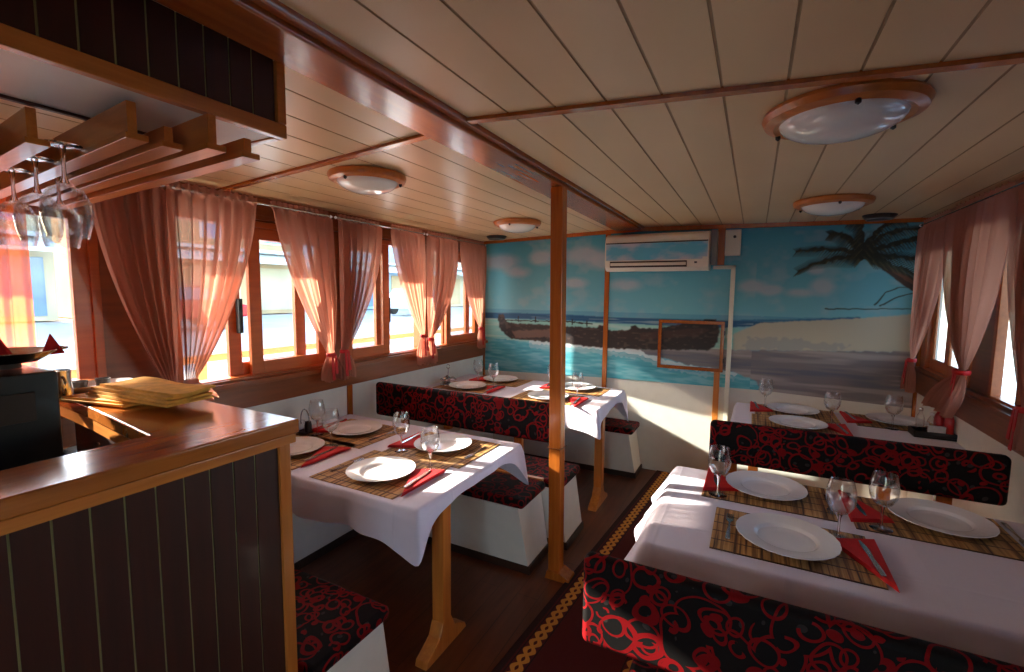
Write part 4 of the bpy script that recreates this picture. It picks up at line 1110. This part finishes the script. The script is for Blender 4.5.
def house(x, y0, y1, h, mat, label, shop='dark_glass', win='blue_glass', storeys=2):
    r = thing('waterfront_building', label, 'building', (x, y0, .35), 0, None)
    b = B(); b.box(-6, 0, 0, y1-y0, 0, h); b.build('wall', mat, r)
    b = B(); b.box(-6.2, .35, -.15, y1-y0+.15, h, h+.25); b.build('roof', 'awning', r)
    W = y1-y0; n = max(2, int(W/2.4)); st = W/n
    for i in range(n):
        b = B(); b.box(-.05, .06, i*st+.35, (i+1)*st-.35, .2, 2.5); b.build('shop_window', shop if i % 3 else 'facade_c', r)
    b = B(); b.add([(.0, .2, 3.3), (1.6, .2, 2.8), (1.6, W-.2, 2.8), (0, W-.2, 3.3), (0, .2, 3.15), (1.6, .2, 2.65), (1.6, W-.2, 2.65), (0, W-.2, 3.15)], [(0, 1, 2, 3), (4, 7, 6, 5), (1, 5, 6, 2), (0, 4, 5, 1), (3, 2, 6, 7)]); b.build('awning', 'awning', r)
    for s_ in range(1, storeys):
        for i in range(n):
            z = 3.2+(s_-1)*2.9+.6
            if z+1.5 > h: continue
            b = B(); b.box(-.05, .05, i*st+st*.28, (i+1)*st-st*.28, z, z+1.4); f = b.build('window_frame', 'awning', r)
            b = B(); b.box(.051, .06, i*st+st*.33, (i+1)*st-st*.33, z+.08, z+1.32); b.build('pane', win, f)
        b = B(); b.box(0, .9, .5, W-.5, 3.2+(s_-1)*2.9+.05, 3.2+(s_-1)*2.9+.2); b.build('balcony', 'awning', r)
house(-24, -14, -1, 7.2, 'facade_b', 'pale blue building across the quay seen left through the bar window', storeys=2)
house(-25, 0, 8.5, 6.6, 'facade_a', 'cream building with awning across the quay behind the sunlit curtain', storeys=2)
house(-24, 9.5, 19, 7.4, 'facade_c', 'sand coloured building across the quay seen through the second window', shop='facade_a', storeys=2)
house(-25, 20, 33, 6.8, 'facade_b', 'pale blue long building across the quay behind the middle windows', storeys=2)
house(-24, 34, 54, 7.2, 'facade_a', 'cream building farthest along the quay', storeys=2)
def car(x, y, rz, mat, label):
    r = thing('parked_car', label, 'car', (x, y, .35), rz)
    b = B(); b.prism([(-2.1, .35), (2.1, .35), (2.15, .75), (1.2, .95), (.7, 1.42), (-1.3, 1.45), (-1.95, .95), (-2.15, .8)], -.85, .85, axis='Y'); b.build('body', mat, r, bevel=.08, seg=3)
    b = B(); b.prism([(1.1, .96), (.65, 1.36), (-1.2, 1.38), (-1.8, .98)], -.86, .86, axis='Y'); b.build('side_window', 'dark_glass', r)
    for wx in (-1.3, 1.3):
        for wy in (-.8, .8):
            b = B(); b.lathe([(0, -.11), (.33, -.11), (.35, 0), (.33, .11), (0, .11)], 20); o = b.build('wheel', 'black', r, loc=(wx, wy, .35), smooth=True); o.rotation_euler = (PI/2, 0, 0)
car(-17, 8.6, PI/2, 'car_red', 'red parked car on the quay seen beside the sunlit curtain')
car(-17.5, 22, PI/2+.1, 'awning', 'white parked car on the quay beyond the middle windows')

# ------------------------------------------------------------------ light
d = Vector((1, .20, -.42)).normalized()
sl = bpy.data.lights.new('sun', 'SUN'); sl.energy = 13.0; sl.angle = math.radians(.6); sl.color = (1, .90, .74)
so = bpy.data.objects.new('sun', sl); C.objects.link(so); so.rotation_euler = (-d).to_track_quat('Z', 'Y').to_euler(); so.location = (-10, 0, 8)
w = bpy.data.worlds.new('sky'); SC.world = w; w.use_nodes = True
nt = w.node_tree; nt.nodes.clear()
sky = nt.nodes.new('ShaderNodeTexSky'); sky.sky_type = 'NISHITA'; sky.sun_disc = False
sky.sun_elevation = math.radians(22.4); sky.sun_rotation = math.atan2(-d.x, -d.y); sky.air_density = 1.0; sky.dust_density = 1.5
bg = nt.nodes.new('ShaderNodeBackground'); bg.inputs[1].default_value = .6
wo = nt.nodes.new('ShaderNodeOutputWorld'); nt.links.new(sky.outputs[0], bg.inputs[0]); nt.links.new(bg.outputs[0], wo.inputs[0])

# ------------------------------------------------------------------ camera
Rm = [(0.88897477, 0.45785219, 0.00975822), (0.05079658, -0.07740614, -0.99570477), (-0.45513027, 0.88565211, -0.09206943)]
cd = bpy.data.cameras.new('camera'); cd.sensor_width = 36; cd.lens = 36*470/1024; cd.clip_start = .05; cd.clip_end = 500
co = bpy.data.objects.new('camera', cd); C.objects.link(co)
m = Matrix((( Rm[0][0], -Rm[1][0], -Rm[2][0], 0), (Rm[0][1], -Rm[1][1], -Rm[2][1], 0), (Rm[0][2], -Rm[1][2], -Rm[2][2], 1.65), (0, 0, 0, 1)))
co.matrix_world = m
SC.camera = co
SC.view_settings.view_transform = 'Standard'; SC.view_settings.look = 'None'; SC.view_settings.gamma = 1; SC.view_settings.use_curve_mapping = False
SC.view_settings.exposure = 1.3
SC.cycles.use_denoising = True
SC.cycles.max_bounces = 10; SC.cycles.diffuse_bounces = 6; SC.cycles.transparent_max_bounces = 24; SC.cycles.glossy_bounces = 5
SC.cycles.sample_clamp_indirect = 8
SC.cycles.caustics_reflective = False; SC.cycles.caustics_refractive = False
